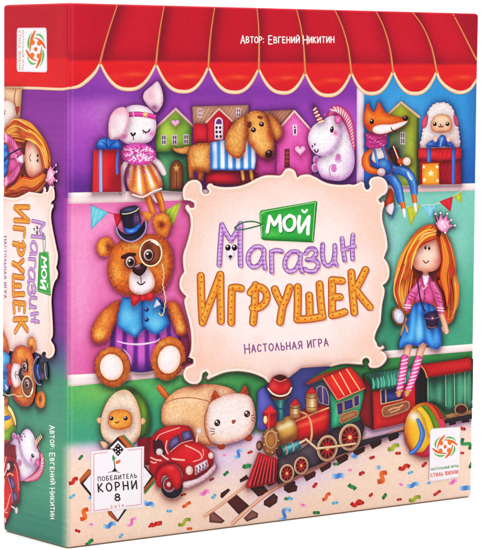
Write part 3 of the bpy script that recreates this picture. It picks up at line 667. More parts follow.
def sheep():
    s = Pic('toy_sheep', FRONT, label='woolly cream toy sheep sitting behind a red gift'); at(411, 100, 6.871)
    w = s.sub('woolly_body'); o = curve(path("215,20 262,32 292,70 305,120 322,175 332,240 328,325 200,345 78,328 82,255 92,195 108,130 128,75 165,32"))
    d = np.roll(o, -1, 0)-np.roll(o, 1, 0); nn = np.c_[d[:, 1], -d[:, 0]]/np.linalg.norm(d, axis=1)[:, None]; t = np.arange(len(o))
    w.fill(o+nn*(np.abs(np.sin(t*.75))*1.0)[:, None], 'f7e9e4', 'c99c9c', 2, b=[(310, 290, 4, 12, 'd8b8c8', .6), (130, 110, 5, 8, 'fffaf4', .7)])
    rnd = random.Random(5)
    for i in range(150):
        px, py = rnd.uniform(92, 320), rnd.uniform(30, 325)
        if inside(np.array([c(px, py)]), o)[0]: w.rib([(*c(px-6, py+3), 0), (*c(px, py-4), 0), (*c(px+6, py+3), 0)], .35, rnd.choice(['e4c6c4', 'fffdf8', 'eed6d0']))
    for q in ("122,100 102,110 82,140 78,175 92,195 112,180 122,140", "298,100 318,115 330,150 326,185 312,178 300,150"):
        e = s.sub('ear'); e.fill(q, 'd9607c', 'a03c5c', 1.2)
    f = s.sub('face'); f.fill("215,98 262,108 285,150 286,195 270,220 215,226 165,222 142,195 145,145 172,108", 'f0b898', 'a8603c', 1.5, b=[(150, 200, 3, 3, 'ec8c80', .6), (278, 195, 3, 3, 'ec8c80', .6), (215, 130, 6, 4, 'f8d0b4', .6)])
    for x in (168, 255): f.disc(x, 165, 2.0, '3c1818', '1c0808', ry=2.2); f.disc(x-3, 159, .7, 'ffffff')
    f.rib("195,178 203,188 210,178 218,188 226,178", .5, '6a2c2c'); f.disc(208, 170, .8, '5a2020')
    g = Pic('gift_box', FRONT, label='large red gift with blue bow and orange star tag'); at(411, 145, 6.871)
    def hatch(X, Y, C): return C*(1+.13*np.sin((X-Y)*2.6))[:, None]
    g.fill("64,95! 200,110! 345,95! 348,270! 64,272!", 'c81f32', '7a1428', 3, fn=hatch, b=[(90, 180, 5, 16, 'e6303c', .7), (250, 200, 8, 16, '7c1630', .6)])
    g.fill("55,30! 80,22! 330,18! 352,28! 352,92! 205,112! 55,92!", 'da2a38', '8c182c', 1.6, fn=hatch, b=[(120, 55, 10, 4, 'f04848', .7)])
    r = g.sub('ribbon'); r.rib("128,15 128,118", 2.2, '4674c4', '2c4a94', hl='7ca4e0', cap=False); r.rib("298,14 296,265", 2.0, '4e66b4', '34448a', hl='7c90d0', cap=False)
    t = g.sub('star_tag'); t.fill("82,140 90,130 185,124 196,132 198,262 190,272 90,274 82,262", 'f0922c', 'c05a20', 1, b=[(140, 210, 6, 6, 'f8b850', .7)])
    for x, y, r_ in ((142, 195, 3.7), (92, 150, 2.3), (184, 150, 2.3), (95, 240, 2.6), (188, 245, 2.2)):
        a = np.arange(10)*math.pi/5-math.pi/2; rr = np.where(np.arange(10) % 2, .42, 1)*r_; X, Y = c(x, y)
        t.fill(np.c_[np.clip(X+np.cos(a)*rr, 423, 439.8), Y+np.sin(a)*rr], 'fdf0c0', gs=1)
    at(411, 100, 6.871); b = g.sub('bow')
    b.fill("108,318 125,290 165,272 200,270 205,300 195,322 150,325", '3e6cc0', '1f3c80', 1.5, b=[(130, 302, 3, 2, '88aee6', .8)])
    b.fill("300,322 285,292 260,275 235,272 235,300 245,322", '3e6cc0', '1f3c80', 1.5, b=[(270, 300, 3, 2, '6c94d8', .8)])
    b.fill("180,322 190,270 215,240 240,252 250,285 235,315 205,325", '3460b0', '1b3676', 1.4, b=[(212, 265, 2, 3, '7ca4e2', .9)]); b.rib("205,318 212,285 222,262", .7, '7ca4e2')
    for x in (172, 263):
        h = s.sub('paw'); h.disc(x, 268, 2.3, 'f6c8b8', 'c88478', ry=3.2)
def pennants():
    p = Pic('pennant_garland', FRONT, label='string of small coloured pennants under the left shelf')
    at(60, 180, 4.81)
    p.rib("150,118 235,155 300,165 400,165", .5, 'c2406e'); 
    for q, col, e in (("150,118! 238,155! 152,240!", '7cc6d8', '4a94ac'), ("260,160! 318,165! 275,230!", 'df3048', 'a81c38'), ("388,150! 470,150! 425,212!", 'f09a4c', 'c86a34')):
        f = p.sub('pennant'); f.fill(q, col, e, 1.3, fn=lambda X, Y, C: C*(1+.06*np.sin(X*1.4+Y*.4))[:, None])
    at(130, 180, 4.81); f = p.sub('pennant'); f.fill("165,150! 252,104! 210,222!", 'b4cc48', '8ea038', 1.3, fn=lambda X, Y, C: C*(1+.1*np.sin((X*.9+Y*.4)*1.6))[:, None])
    p = Pic('pennant_garland', FRONT, label='string of small coloured pennants under the right shelf'); at(381, 180, 4.81)
    p.rib("45,115 125,130 195,122 270,115 350,78 392,52", .4, 'c9e0c8')
    for q, col, e in (("42,105! 92,128! 40,212!", '86cbe2', '5aa0c0'), ("125,132! 196,120! 145,226!", 'b8bf3c', '8a9434'), ("202,126! 274,118! 241,197!", '8ccfe6', '5ba6c2'), ("283,104! 350,78! 338,154!", 'dd3044', 'a41f34'), ("350,80! 393,54! 390,114!", 'bcc23e', '909a34')):
        f = p.sub('pennant'); f.fill(q, col, e, 1.2, fn=lambda X, Y, C: C*(1+.06*np.sin(X*1.2-Y*.3))[:, None])
def bear(F=FRONT):
    b = Pic('teddy_bear', F, label='brown teddy bear with top hat, monocle, red bow tie and blue waistcoat')
    fr = F is FRONT
    at()
    if fr:
        b.sub('shade').fill("186,325! 191,345 188,362 176,372! 170,330!", '9c3462', '6c1f48', 3)
        p = b.sub('striped_trousers')
        def st(X, Y, C):
            t = (X-142)/(5.2+(Y-320)*.012); s = .5+.5*np.cos(t*3.05); return mix(mix(C, np.tile(rgb('6a2c8c'), (len(X), 1)), ss(.42, .85, 1-s)), np.tile(rgb('3e1c66'), (len(X), 1)), .5*ss(356, 370, Y))
        p.fill("115,318! 111,342 113,358 132,371 152,371 168,362 182,345 176,325 168,312! 140,312!", 'c866bc', '4c2070', 3, fn=st)
        p.rib("118,341 128,343.5 142,344 156,341.5 160,339", [.5, 1.1, .6], 'f8c8ec'); p.rib("124,349 130,356 132,364", [.4, .9, .3], 'ecc0ec')
    at(85, 300, 6.871)
    a = b.sub('arm'); a.fill("246,2 190,22 130,68 75,140 50,205 48,255 68,288 105,296 150,280 180,238 208,175 238,95", 'e2803a', '8e3a1c', 2.6, n=.12, fz=.6, b=[(110, 240, 5, 6, 'f8b868', .85), (140, 130, 4, 8, 'f09a4c', .7), (215, 40, 5, 6, 'b04c24', .6)])
    at(130, 300, 6.871)
    a = b.sub('arm'); a.fill("258,20 300,8 340,30 368,85 390,145 402,190 396,225 365,243 330,238 312,208 292,150 270,90", 'e2803a', '8e3a1c', 2.6, n=.12, fz=.6, b=[(345, 190, 5, 7, 'f8b464', .85), (310, 90, 4, 8, 'f09a4c', .7)])
    v = b.sub('waistcoat'); at(85, 300, 6.871)
    def weave(X, Y, C): return C*(1+.05*np.sin((X+Y)*3)*np.sin((X-Y)*3))[:, None]
    v.fill("262,-20! 240,60 228,130 232,182 290,225 350,261! 385,230 420,196! 410,130 404,0! 380,-20!", '4ba0dc', '1c4a8c', 2.4, fn=weave, b=[(290, 110, 9, 9, '7cc4ee', .8), (345, 215, 5, 5, '86ccf2', .7)])
    at(130, 300, 6.871)
    v.fill("92,10! 94,90 95,178! 140,220 182,242! 230,215 274,165! 262,100 238,50 215,-10! 150,-30!", '4ba0dc', '1c4a8c', 2.4, fn=weave, b=[(180, 160, 8, 8, '7cc4ee', .8)])
    v.fill("205,0 235,20 262,62 255,90 225,85 205,60! 235,60! 215,30!", '1f4f90', '123468', 1)
    for y in (65, 134): q = b.sub('button'); q.disc(119, y, 2.3, '3c3a7c', '1c2050'); q.disc(114, y-6, .7, '9cb4e8')
    at(105, 240, 6.871)
    q = b.sub('pocket_square'); q.fill("358,402! 388,442! 336,468!", 'f3f2fa', 'a8b4d8', 1)
    if fr:
        for cx, cy, rx, ry, rot, ix, iy, irx, iry, at_ in ((160, 185, 17.2, 19.6, -8, 152, 185, 11.6, 13.2, (90, 340, 6.871)), (268, 400, 16.4, 21.6, 14, 273, 408, 11.2, 14.2, (130, 300, 6.871))):
            at(*at_); f = b.sub('foot'); f.fill(ring(cx, cy, rx, ry, rot, wob=.03, k=46), 'ea8c3c', 'a04a1c', 1.6, n=.12, fz=1.1, b=[(cx-40, cy-90, 5, 4, 'f8b060', .8), (cx+70, cy+60, 5, 5, 'f4a24c', .7)])
            f.fill(ring(ix, iy, irx+1.9, iry+1.9, rot), 'b0521e', 'e07c30', 2, n=.14); f.fill(ring(ix, iy, irx, iry, rot), 'f7e4e4', 'e8b088', 1.6, n=.03, b=[(ix-10, iy-20, 5, 6, 'fffaf8', .7)])
    # head
    at(90, 200, 6.871); e = b.sub('ear'); e.fill("150,268 120,252 85,262 55,295 50,335 68,372 100,388 140,378 165,345 172,300", 'f0953c', 'b4541e', 2, n=.11, fz=.6, b=[(132, 322, 3.6, 5, '7a2c14', .95), (85, 340, 4, 5, 'f8b45c', .8)])
    at(130, 180, 4.81); e = b.sub('ear'); e.fill("112,205 120,175 150,160 182,168 198,200 194,240 172,276 135,262", 'f0953c', 'b4541e', 2, n=.11, fz=.6, b=[(155, 215, 4.4, 4.4, '7a2c14', .95), (172, 180, 4, 3, 'f8b45c', .7)])
    at(105, 240, 6.871)
    h = b.sub('head'); h.fill("30,150 45,80 75,35 130,-10 210,-35 300,-42 375,-32 432,8 462,78 472,150 464,215 445,275 410,330 360,368 290,388 200,388 130,370 75,335 40,285 24,215", 'e27c30', '8c3616', 4, n=.13, fz=.8,
        b=[(75, 230, 6, 12, 'f6a850', .8), (420, 150, 5, 16, 'f09a46', .8), (200, 40, 9, 4, 'f8b868', .8), (330, 190, 5, 5, 'f3a04c', .6), (130, 320, 8, 6, 'c85e24', .5), (420, 290, 5, 8, 'b84c1e', .6)])
    z = b.sub('snout'); z.fill("215,190 248,172 290,178 318,210 340,255 346,305 325,345 285,368 245,376 205,366 175,335 168,290 172,240 188,208", 'f8e6e8', 'd08a74', 1.6, b=[(260, 320, 9, 7, 'fffafc', .6)])
    z.rib("228,288 240,302 258,306 278,288", .65, '5a2230'); z.rib("250,245 254,300", .45, '8a5058')
    n_ = b.sub('nose'); n_.fill("192,208 198,185 225,166 262,160 290,172 292,196 272,228 247,247 222,240 200,224", '4e1824', '240810', 2, b=[(222, 184, 3.6, 1.6, 'd8b0c0', .9)])
    n_.rib("210,182 240,170", .6, 'e8ccd8')
    r = b.sub('brow'); r.rib("125,118 160,108 208,98", [1.8, 3.0, 1.6], '4c1c14')
    g = b.sub('monocle'); g.fill(ring(318, 88, 10.6, 12.8), 'b06a38', '6e3018', 3, b=[(300, 40, 5, 4, '5c2a20', .8), (355, 130, 4, 5, 'e0a060', .8)])
    for x, y, r_ in ((178, 150, 5.2), (302, 102, 5.4)):
        e = b.sub('eye'); e.disc(x, y+2, r_+.8, '6a2a1c', '6a2a1c', ry=r_+1.4); e.disc(x, y, r_-.6, 'fbf2f0', 'c8a0a0', ry=r_+.4, ew=1)
        e.disc(x+3, y+3, r_*.68, '7c4424', '2c1010', ry=r_*.78); e.disc(x+5, y+2, r_*.4, '140608'); e.disc(x-6, y-8, 1.0, 'ffffff')
    g2 = b.sub('monocle_rim'); g2.hoop(318, 88, 11.0, .95, 'e8cfa0', ry=13.2, e='a87c50', hl='fff8dc'); g2.rib("320,8 348,14 368,38", [.4, 1.5, .4], 'fffdf0')
    ch = b.sub('watch_chain'); L = curve(path("396,165 404,200 408,250 400,300 408,350 418,400 414,450 405,500 392,520 370,505"), False, 2.6)
    for i in range(len(L)-1):
        ch.rib([(L[i][0]-.5*(i % 2), L[i][1], 0), (L[i+1][0]-.5*(i % 2)+.5, L[i+1][1]-.7, 0)], .55, 'f3dca8', 'b88850')
    w = b.sub('bow_tie'); w.fill("188,368! 215,375 262,388! 266,410! 240,425 212,452 198,458! 184,430 180,395", 'da2a34', '8c1424', 2, b=[(210, 400, 3, 3, 'f2555a', .8)])
    w.fill("268,386! 300,362 335,352! 344,380 338,412! 310,420 276,408!", 'da2a34', '8c1424', 2, b=[(315, 380, 3, 2.4, 'f2555a', .8)]); w.disc(266, 397, 2.7, 'e2343c', '8c1424', ry=3)
    at(90, 200, 6.871)
    t = b.sub('top_hat'); t.fill("182,188 195,192 215,215 260,235 310,225 350,190 372,152 386,140 393,165 388,205 365,245 330,275 285,290 240,282 205,255 188,225", '2a2440', '14101e', 1.6, b=[(300, 262, 9, 2.5, '4a4470', .8), (220, 245, 3, 3, '463c68', .7)])
    t.rib("186,192 196,230 232,268 285,285 335,268 372,232 389,190 386,145", .65, 'a8a0d0', 'a8a0d0')
    t.fill("210,82 222,62 265,45 315,38 338,50! 346,100 352,160 320,205 275,222 240,215! 228,150", '2c2038', '120c1a', 1.6, b=[(315, 120, 1.8, 9, '8a5aa0', .9), (335, 110, .9, 10, 'e0d4ec', .8), (250, 150, 4, 10, '3c3460', .6)])
    t.fill("212,82 222,64 265,47 318,40 336,52 318,72 262,90 225,94", '3c3c60', '1a1628', 1, b=[(270, 65, 6, 1.4, '6a6a90', .7)]); t.rib("225,95 268,92 318,74 336,56", .5, 'd9cda0')
    n2 = b.sub('hat_band'); n2.fill("242,190 285,196 325,175 352,148! 354,182! 325,215 285,232 246,226!", '2f6fd0', '173a80', 1.2, b=[(290, 212, 4, 1.6, '8cc0f8', .8), (335, 180, 2, 2, '6aa4ec', .8)])
    return b
def girl(F=FRONT):
    g = Pic('rag_doll', F, label='long haired ginger rag doll with pink crown, jacket and blue skirt')
    fr = F is FRONT
    at(395, 205, 6.871)
    hb = g.sub('hair'); hb.fill("@395,205,6.871 300,150 240,133 172,165 112,230 65,320 28,410 @390,255,6.871 32,190 28,260 50,330 75,375! 110,400 200,420! 330,420! @390,310,6.871 345,60! 385,100 415,90 440,60 455,0 @390,255,6.871 462,300 464,220 450,160 @395,205,6.871 418,430 405,350 385,262 345,180", 'e8702a', 'c04a20', 3, n=.05)
    S_ = lambda q, w, col, e=None, hl=None: hb.rib(q, w, col, e, hl)
    # hair falls: strands either side of the body
    for q, w, col in (
      ("@395,205,6.871 250,150 150,230 80,340 45,450 @390,255,6.871 60,230 75,320 85,370", [1, 3, 4, 5, 5, 4, 1], 'f6a440'),
      ("@395,205,6.871 220,170 140,260 100,370 @390,255,6.871 105,120 95,220 100,330 105,375", [.6, 2, 3, 3.5, 3.5, 3, 1], 'f9bf5c'),
      ("@390,255,6.871 150,90 118,200 120,320 118,370", [.8, 3, 3, 1], 'e25c1e'),
      ("@390,255,6.871 185,100 160,160 140,240 130,340", [1.5, 3.4, 3.2, 1], '8c2a1c'),
      ("@390,255,6.871 70,90 45,190 42,270 60,330", [.5, 2, 2, .6], 'fbd07c'),
      ("@390,255,6.871 135,110 108,190 100,290", [.3, .9, .4], 'c8421c'), ("@390,255,6.871 95,80 72,180 72,290 88,360", [.3, .8, .8, .3], 'd86a24'),
      ("@395,205,6.871 320,180 372,280 395,400 @390,255,6.871 430,130 450,230 445,350 @390,310,6.871 410,60", [1, 3, 4, 4.4, 4.4, 3.6, 1], 'f08a2c'),
      ("@390,255,6.871 340,60 375,160 400,260 405,370 390,440", [1, 4, 4.6, 4, 1.4], 'd8491e'),
      ("@390,255,6.871 300,120 345,190 370,280 385,380", [2, 4, 3.6, 1], '7e221c'),
      ("@390,255,6.871 400,60 435,170 448,280 430,400", [.6, 2, 2.2, .6], 'fab854'),
      ("@390,255,6.871 372,60 408,170 425,290 415,400", [.3, 1.2, 1.4, .4], 'fa9c3c'), ("@390,255,6.871 350,60 385,150 412,260 418,380", [.3, .9, .9, .3], 'ae2c18')):
        hb.rib(q, w, col, mixhex(col, 'dd6a28', .75), n=.05)
    rs = random.Random(11)
    def strands(A_, B_, n_, cols):
        A1, B1 = np.array([p[:2] for p in path(A_)]), np.array([p[:2] for p in path(B_)])
        for i in range(n_):
            t = rs.random(); P1 = A1*(1-t)+B1*t+np.array([rs.uniform(-.5, .5), 0]); a0 = rs.choice([0, 0, 1]); P1 = P1[a0:]; hb.rib([(a, b, 0) for a, b in P1], [.15, rs.uniform(.35, .8), rs.uniform(.3, .7), .12], rs.choice(cols))
    strands('@395,205,6.871 270,150 160,215 90,320 48,430 @390,255,6.871 42,220 52,300 85,372', '@395,205,6.871 280,160 200,250 150,350 130,450 @390,255,6.871 150,200 135,290 120,372', 26, ['ffd27c', 'f8b048', 'd85c20', 'c04a1c', 'f09034', 'e87a2a'])
    strands('@395,205,6.871 330,190 350,280 360,380 @390,255,6.871 360,140 378,240 392,350 400,430', '@395,205,6.871 345,190 385,290 405,400 @390,255,6.871 448,160 458,260 450,360 425,440', 24, ['ffc468', 'f49a3c', 'c8401c', 'a8301c', 'e87a2a'])
    hb.fill("@390,255,6.871 150,70! 180,60 330,60 342,90 325,150 290,200! 215,200! 170,140", '6a1c20', '8a2c1c', 2.4)
    g.sub('neck').rib("@390,255,6.871 247,100 247,150", 3.0, 'e8a890', 'b06858')
    if fr:
        at(390, 310, 6.871)
        for q in ("135,235 122,290 112,345", "232,225 210,290 196,350"): l = g.sub('leg'); l.rib(q, [4.2, 3.6, 3.2], 'efb59c', 'b87460', hl='fbd4c0', cap=False)
        at(355, 360, 6.871)
        for q in ("345,-10 335,60 318,150 302,235", "438,-5 410,90 385,165 358,232"):
            s = g.sub('striped_sock'); s.rib(q, [4.1, 4.1, 3.6, 2.9], 'e24e96', 'a02c6c', hl='f888b8')
            L = curve(path(q), False, 1.0)
            for i in range(2, len(L)-3, 4): s.rib([(L[i][0]-3.2, L[i][1]+.9, 0), (L[i][0]+.2, L[i][1]+.2, 0), (L[i][0]+3.2, L[i][1]-.9, 0)], [.4, .9, .4], 'fbc4dc')
            s.rib([(L[-4][0], L[-4][1], 0), (L[-1][0], L[-1][1]+.6, 0)], [2.5, 1.9], 'd8a058', 'a06838')
    at(390, 310, 6.871)
    if 1:
        for q, w in (("112,70 105,120 95,165", [2.6, 2.6, 3]), ("355,30 375,90 388,145", [2.8, 2.8, 3])):
            a = g.sub('hand'); a.rib(q, w, 'f0b59a', 'b87660', hl='fbd2bc')
        a.rib("362,120 368,140", 1.0, 'e8a890')
        k = g.sub('skirt')
        k.fill("@390,255,6.871 165,335! 220,322 300,345! 330,400 @390,310,6.871 352,140 357,215 345,255 325,272 290,262 262,240 235,222 215,235 185,247 150,237 120,238 90,258 68,262 64,230 80,180 105,110 130,40", '4a96dc', '1f4a9c', 2.6, fn=lambda X, Y, C: C*(1+.2*np.sin((X-419)*(1.1-(Y-300)*.011)+.6))[:, None], b=[(200, 150, 4, 12, '8ccaf4', .8), (120, 210, 4, 5, '74b8ee', .8), (315, 200, 3, 8, '6aaef0', .7), (240, 20, 6, 5, '24509c', .7)])
    at(390, 255, 6.871)
    j = g.sub('jacket'); j.fill("218,150! 190,180 182,240 172,332! 225,318 300,345! 308,270 302,200 282,150! 245,165", 'e0689c', '8e2c60', 2, b=[(210, 250, 3, 8, 'f094ba', .7)])
    j.fill("222,140! 272,138! 262,185 240,222! 226,180", 'f6ecf4', 'c8a8c8', 1); j.rib("222,150 228,190 243,232", .8, 'b84480'); j.rib("275,150 268,190 243,232", .8, 'b84480'); j.rib("200,190 232,235! 262,205", .5, 'f8b4d0'); j.rib("240,240 236,315", .4, '8a2c60')
    for y in (265, 298): j.disc(241, y, .9, '8a2450')
    for q in ("200,205 165,255 135,310 118,365", "296,205 325,265 340,320 352,385"):
        a = g.sub('sleeve'); a.rib(q, [3.6, 4.2, 3.8, 3.1], 'dc6296', '96306a', hl='f090b8', n=.08)
        L = curve(path(q), False, 1.); p, p2 = L[-6], L[-3]
        for p in (L[-5], L[-2]): a.rib([(p[0]-3, p[1]-.3, 0), (p[0]+3, p[1]+.3, 0)], .6, 'fbd8e6')
        for t in (.35, .5, .65): p = L[int(len(L)*t)]; a.rib([(p[0]-1.5, p[1]-1, 0), (p[0]+1.6, p[1]+.8, 0)], .6, '9c3468')
    g.sub('strap').rib("192,175 200,240 215,320 240,385", .75, '3c2048')
    if fr:
        at(390, 310, 6.871); s = g.sub('shoulder_bag'); s.fill("240,30 300,5 318,8 332,50 335,100 322,120 275,132 255,115 246,75", '3f2450', '1e1028', 2, b=[(290, 40, 4, 3, '6a3c78', .8)]); s.rib("246,55 290,62 332,50", .5, '8a5a90'); s.disc(293, 55, 1.0, 'd8b878'); s.rib("262,112 285,122 318,112", .4, 'a06a58')
        m = g.sub('hand_mirror'); m.rib("98,92 112,115 120,145", 1.1, 'd9a860', '8c6030'); m.disc(62, 42, 6.6, 'd3a262', '8c6434', ry=9.2, rot=-18); m.disc(63, 42, 4.8, 'cfd0e2', 'a8a0c8', ry=7.2, rot=-18, b=[(55, 30, 2, 3, 'f4f4fc', .8)]); m.rib("52,60 74,22", .5, 'f4f4fc')
    at(395, 205, 6.871)
    f = g.sub('face'); f.fill("285,235 230,240 185,275 148,320 126,370 124,405 145,438 190,455 235,459 280,447 308,415 317,375 312,310", 'f6bfa8', 'c0705c', 2.4, b=[(150, 395, 4, 4, 'ee7c78', .7), (292, 390, 4, 4, 'ee7c78', .75), (220, 345, 8, 8, 'fcd8c4', .8), (280, 440, 6, 3, 'e08a78', .6)])
    for x, y in ((212, 292), (238, 296)): f.disc(x, y, 1.25, '2c1218', '1c080c', ry=2.1, rot=5); f.disc(x+2, y-6, .35, 'ffffff')
    f.rib("198,382 210,397 222,396 233,383", .6, '8a3030')
    k = g.sub('fringe'); k.fill("302,185 245,170 185,205 135,270 105,340 92,420 60,500 42,540! 90,500 112,440 122,400 145,330 190,280 250,248 290,232!", 'ee7e2c', 'a03c1c', 2.2, n=.05, b=[(180, 230, 5, 4, 'fbb654', .9), (110, 380, 2.5, 8, 'f8b050', .8)])
    k.fill("296,195 300,260 318,330 322,400 318,440 335,500 @390,255,6.871 330,180 372,262 392,370! 418,280 420,180 @395,205,6.871 412,470 398,370 378,285 345,200 315,180", 'e0601f', '8c2c18', 2.2, n=.05, b=[(320, 260, 2, 8, '8c2418', .7)])
    for q, w, col in (("292,195 230,215 170,270 130,350 112,440", [.5, 1.6, 1.4, 1.2, .5], 'fac060'), ("290,215 235,225 185,262 150,315", [.4, 1.0, .9, .4], 'c8501c'), ("290,185 215,190 150,250 100,350 78,450", [.5, 1.0, 1.0, 1.0, .4], 'd45a1e'),
                      ("295,175 225,172 160,215 105,300 65,400", [.5, 1.4, 1.4, 1.2, .5], 'f8b04c'), ("270,230 262,240 205,260 165,295", [.3, .8, .8, .3], '9a2c18'), ("285,180 205,200 165,240", [.3, .8, .3], 'ffd98c'),
                      ("310,200 345,280 368,380 372,460", [.5, 1.8, 2, 1.2], 'f6983a'), ("300,205 322,290 345,390 348,460", [.5, 1.2, 1.4, 1], '9c2418'), ("325,195 368,280 388,380 392,460", [.5, 1, 1, .8], 'c23c1a'), ("315,215 338,300 352,380", [.3, .9, .4], 'f8b050')):
        k.rib(q, w, col, mixhex(col, 'dc6424', .6))
    st_ = random.Random(4)
    A1 = np.array([p[:2] for p in path('@395,205,6.871 305,200 318,290 325,380 @390,255,6.871 345,150 375,260 392,350')]); B1 = np.array([p[:2] for p in path('@395,205,6.871 335,190 375,280 398,380 @390,255,6.871 418,150 418,250 396,350')])
    for i in range(26):
        t = st_.random(); P1 = A1*(1-t)+B1*t; k.rib([(a, b, 0) for a, b in P1], [.2, st_.uniform(.5, 1.), st_.uniform(.4, .9), .15], st_.choice(['f6a444', 'ee7e2c', 'd4521e', 'b03a1c', 'e8702a', 'fbbc5c']))
    k.fill("292,170 312,178 316,205 300,222 286,200", '6c1c1c', '4c1010', 1)
    w = g.sub('crown'); w.fill("278,62! 300,105! 312,58! 330,98! 358,62! 360,104! 384,104! 370,132! 408,140! 372,160 350,188 318,180 295,160 276,118! 292,118!", 'f09cc0', 'c8588c', 1.2, gs=1, b=[(320, 130, 3, 3, 'fbd0e0', .7)])
    for x, y in ((278, 60), (312, 55), (358, 60), (386, 102), (411, 140), (345, 190), (322, 118), (338, 150)): w.disc(x, y, 1.0, 'fdf2f8')
    for q in ("300,140 330,170", "325,105 345,150", "300,115 325,140", "345,110 365,140"): w.rib(q, .4, 'fbd8ea')
    return g

# ------------------------------------------------------------------ FRONT: plaque and title
def plaque(o, F, cx, cy, sc=1.0):
    p = Pic('title_plaque', F, label='cream scalloped plaque behind the title')
    O = curve(path(o))
    def fn(X, Y, C):
        r = np.sqrt(((X-cx[0])/cx[1])**2+((Y-cy[0])/cy[1])**2)
        C = mix(np.tile(rgb('fce1dd'), (len(X), 1)), np.tile(rgb('f7bfae'), (len(X), 1)), ss(.55, 1.15, r))
        C = mix(C, np.tile(rgb('f2b59c'), (len(X), 1)), .22*ss(.5, .9, vnoise(X, Y, .05, 8)+.3*(r-.8)))
        return C*(1+.012*(vnoise(X*3, Y*.15, .5, 1)-.5))[:, None]
    p.fill(O, 'fbe0d6', '8e4a58', .8*sc, fn=fn, n=.02, gs=1.9)
    d = np.roll(O, -1, 0)-np.roll(O, 1, 0); n = np.c_[-d[:, 1], d[:, 0]]/(np.linalg.norm(d, axis=1)[:, None]+1e-9)
    q = O+n*2.0*sc; t = p.sub('plaque_border')
    def band(off, w, col, e, hl=None):
        q = O+n*off; ok = (segdist(q, O)[0] > .93*off) & inside(q, O)
        k0 = int(np.argmin(ok)) if not ok.all() else 0; q = np.roll(q, -k0, 0); ok = np.roll(ok, -k0); run = []
        for (a, b), g_ in list(zip(q, ok))+[((0, 0), False)]:
            if g_ and (not run or math.hypot(run[-1][0]-a, run[-1][1]-b) < 2.6): run.append((a, b, 0)); continue
            if len(run) > 3: t.rib(run[::2]+([run[-1]] if len(run) % 2 == 0 else []), w, col, e, hl)
            run = [(a, b, 0)] if g_ else []
    band(1.7*sc, 1.25*sc, 'fbdccc', 'f2bfa8', 'fff6ea')
    band(4.4*sc, .7*sc, 'f3c3ad', 'f7d0bf')
    return p
PL = ("@150,145,6.871 234,375 226,325 240,278 275,245 320,237 352,256 365,290 363,314! 378,332 400,332! 410,318 396,300 393,284 404,266 428,262 440,276! 481,284 "
      "@210,140,6.871 60,318 120,322 200,315 262,295 320,265 380,242 440,240 @280,145,6.871 8,205 40,165 75,158 108,178 124,222! 150,205 200,200 250,220 300,248 350,265 420,272 481,268 "
      "@280,170,4.008 300,58 328,45 340,52 342,68! 352,78 362,68 358,50 368,32 398,25 424,38 436,66 428,94 410,106 398,118! 405,130 418,122 422,140 414,165 414,200 424,240 432,275 434,310 426,335 "
      "420,352! 434,372 442,400 440,430 428,452 @0,0,1 383.5,285! 385.6,291 383,305 381.7,320 @280,270,4.008 404,215 388,250 383,275 390,290! 396,305 406,307 414,298! 422,312 409,322! 425,333 432,352 420,375 395,392 364,392 354,378! 360,366 353,354 342,353! 333,364 337,380! 300,378 250,378 190,395 140,418 100,436 72,440! "
      "62,432 30,438 @175,270,4.008 440,440 385,455 355,432 310,414 255,406 200,412 150,432 134,440 126,430! 135,418 127,407! 114,415 109,440 92,456 65,456 42,440 34,415 44,390 58,382! 74,374 74,358! 62,352 54,350! 60,336 66,310 66,260 58,210 46,165 38,125 46,105! 32,92 20,70 20,42 28,20 "
      "@175,170,4.008 38,408! 34,380 34,340 48,295 60,250 64,215 60,182 50,166 42,152 46,140 56,138 64,150! 78,148 77,132! 62,124 46,122")
PURP = dict(col='c89ad2', e='7c4088', hl='e8c8ea')
def blob_letters(p, strokes, w, col, e, hl, fn=None, shadow=True):
    if shadow:
        for q in strokes: p.rib([(a+1.6, b+2.0, k) for a, b, k in q], w*.98, 'e3b3ae', 'f2cdc6', fn=None)
    for q in strokes: p.rib(q, w*1.08, e, cap=True)
    for q in strokes: p.rib(q, w*.86, col, None if 0 else mixhex(col, e, .45), hl, fn=fn)
def mixhex(a, b, t): return rgb(a)*(1-t)+rgb(b)*t
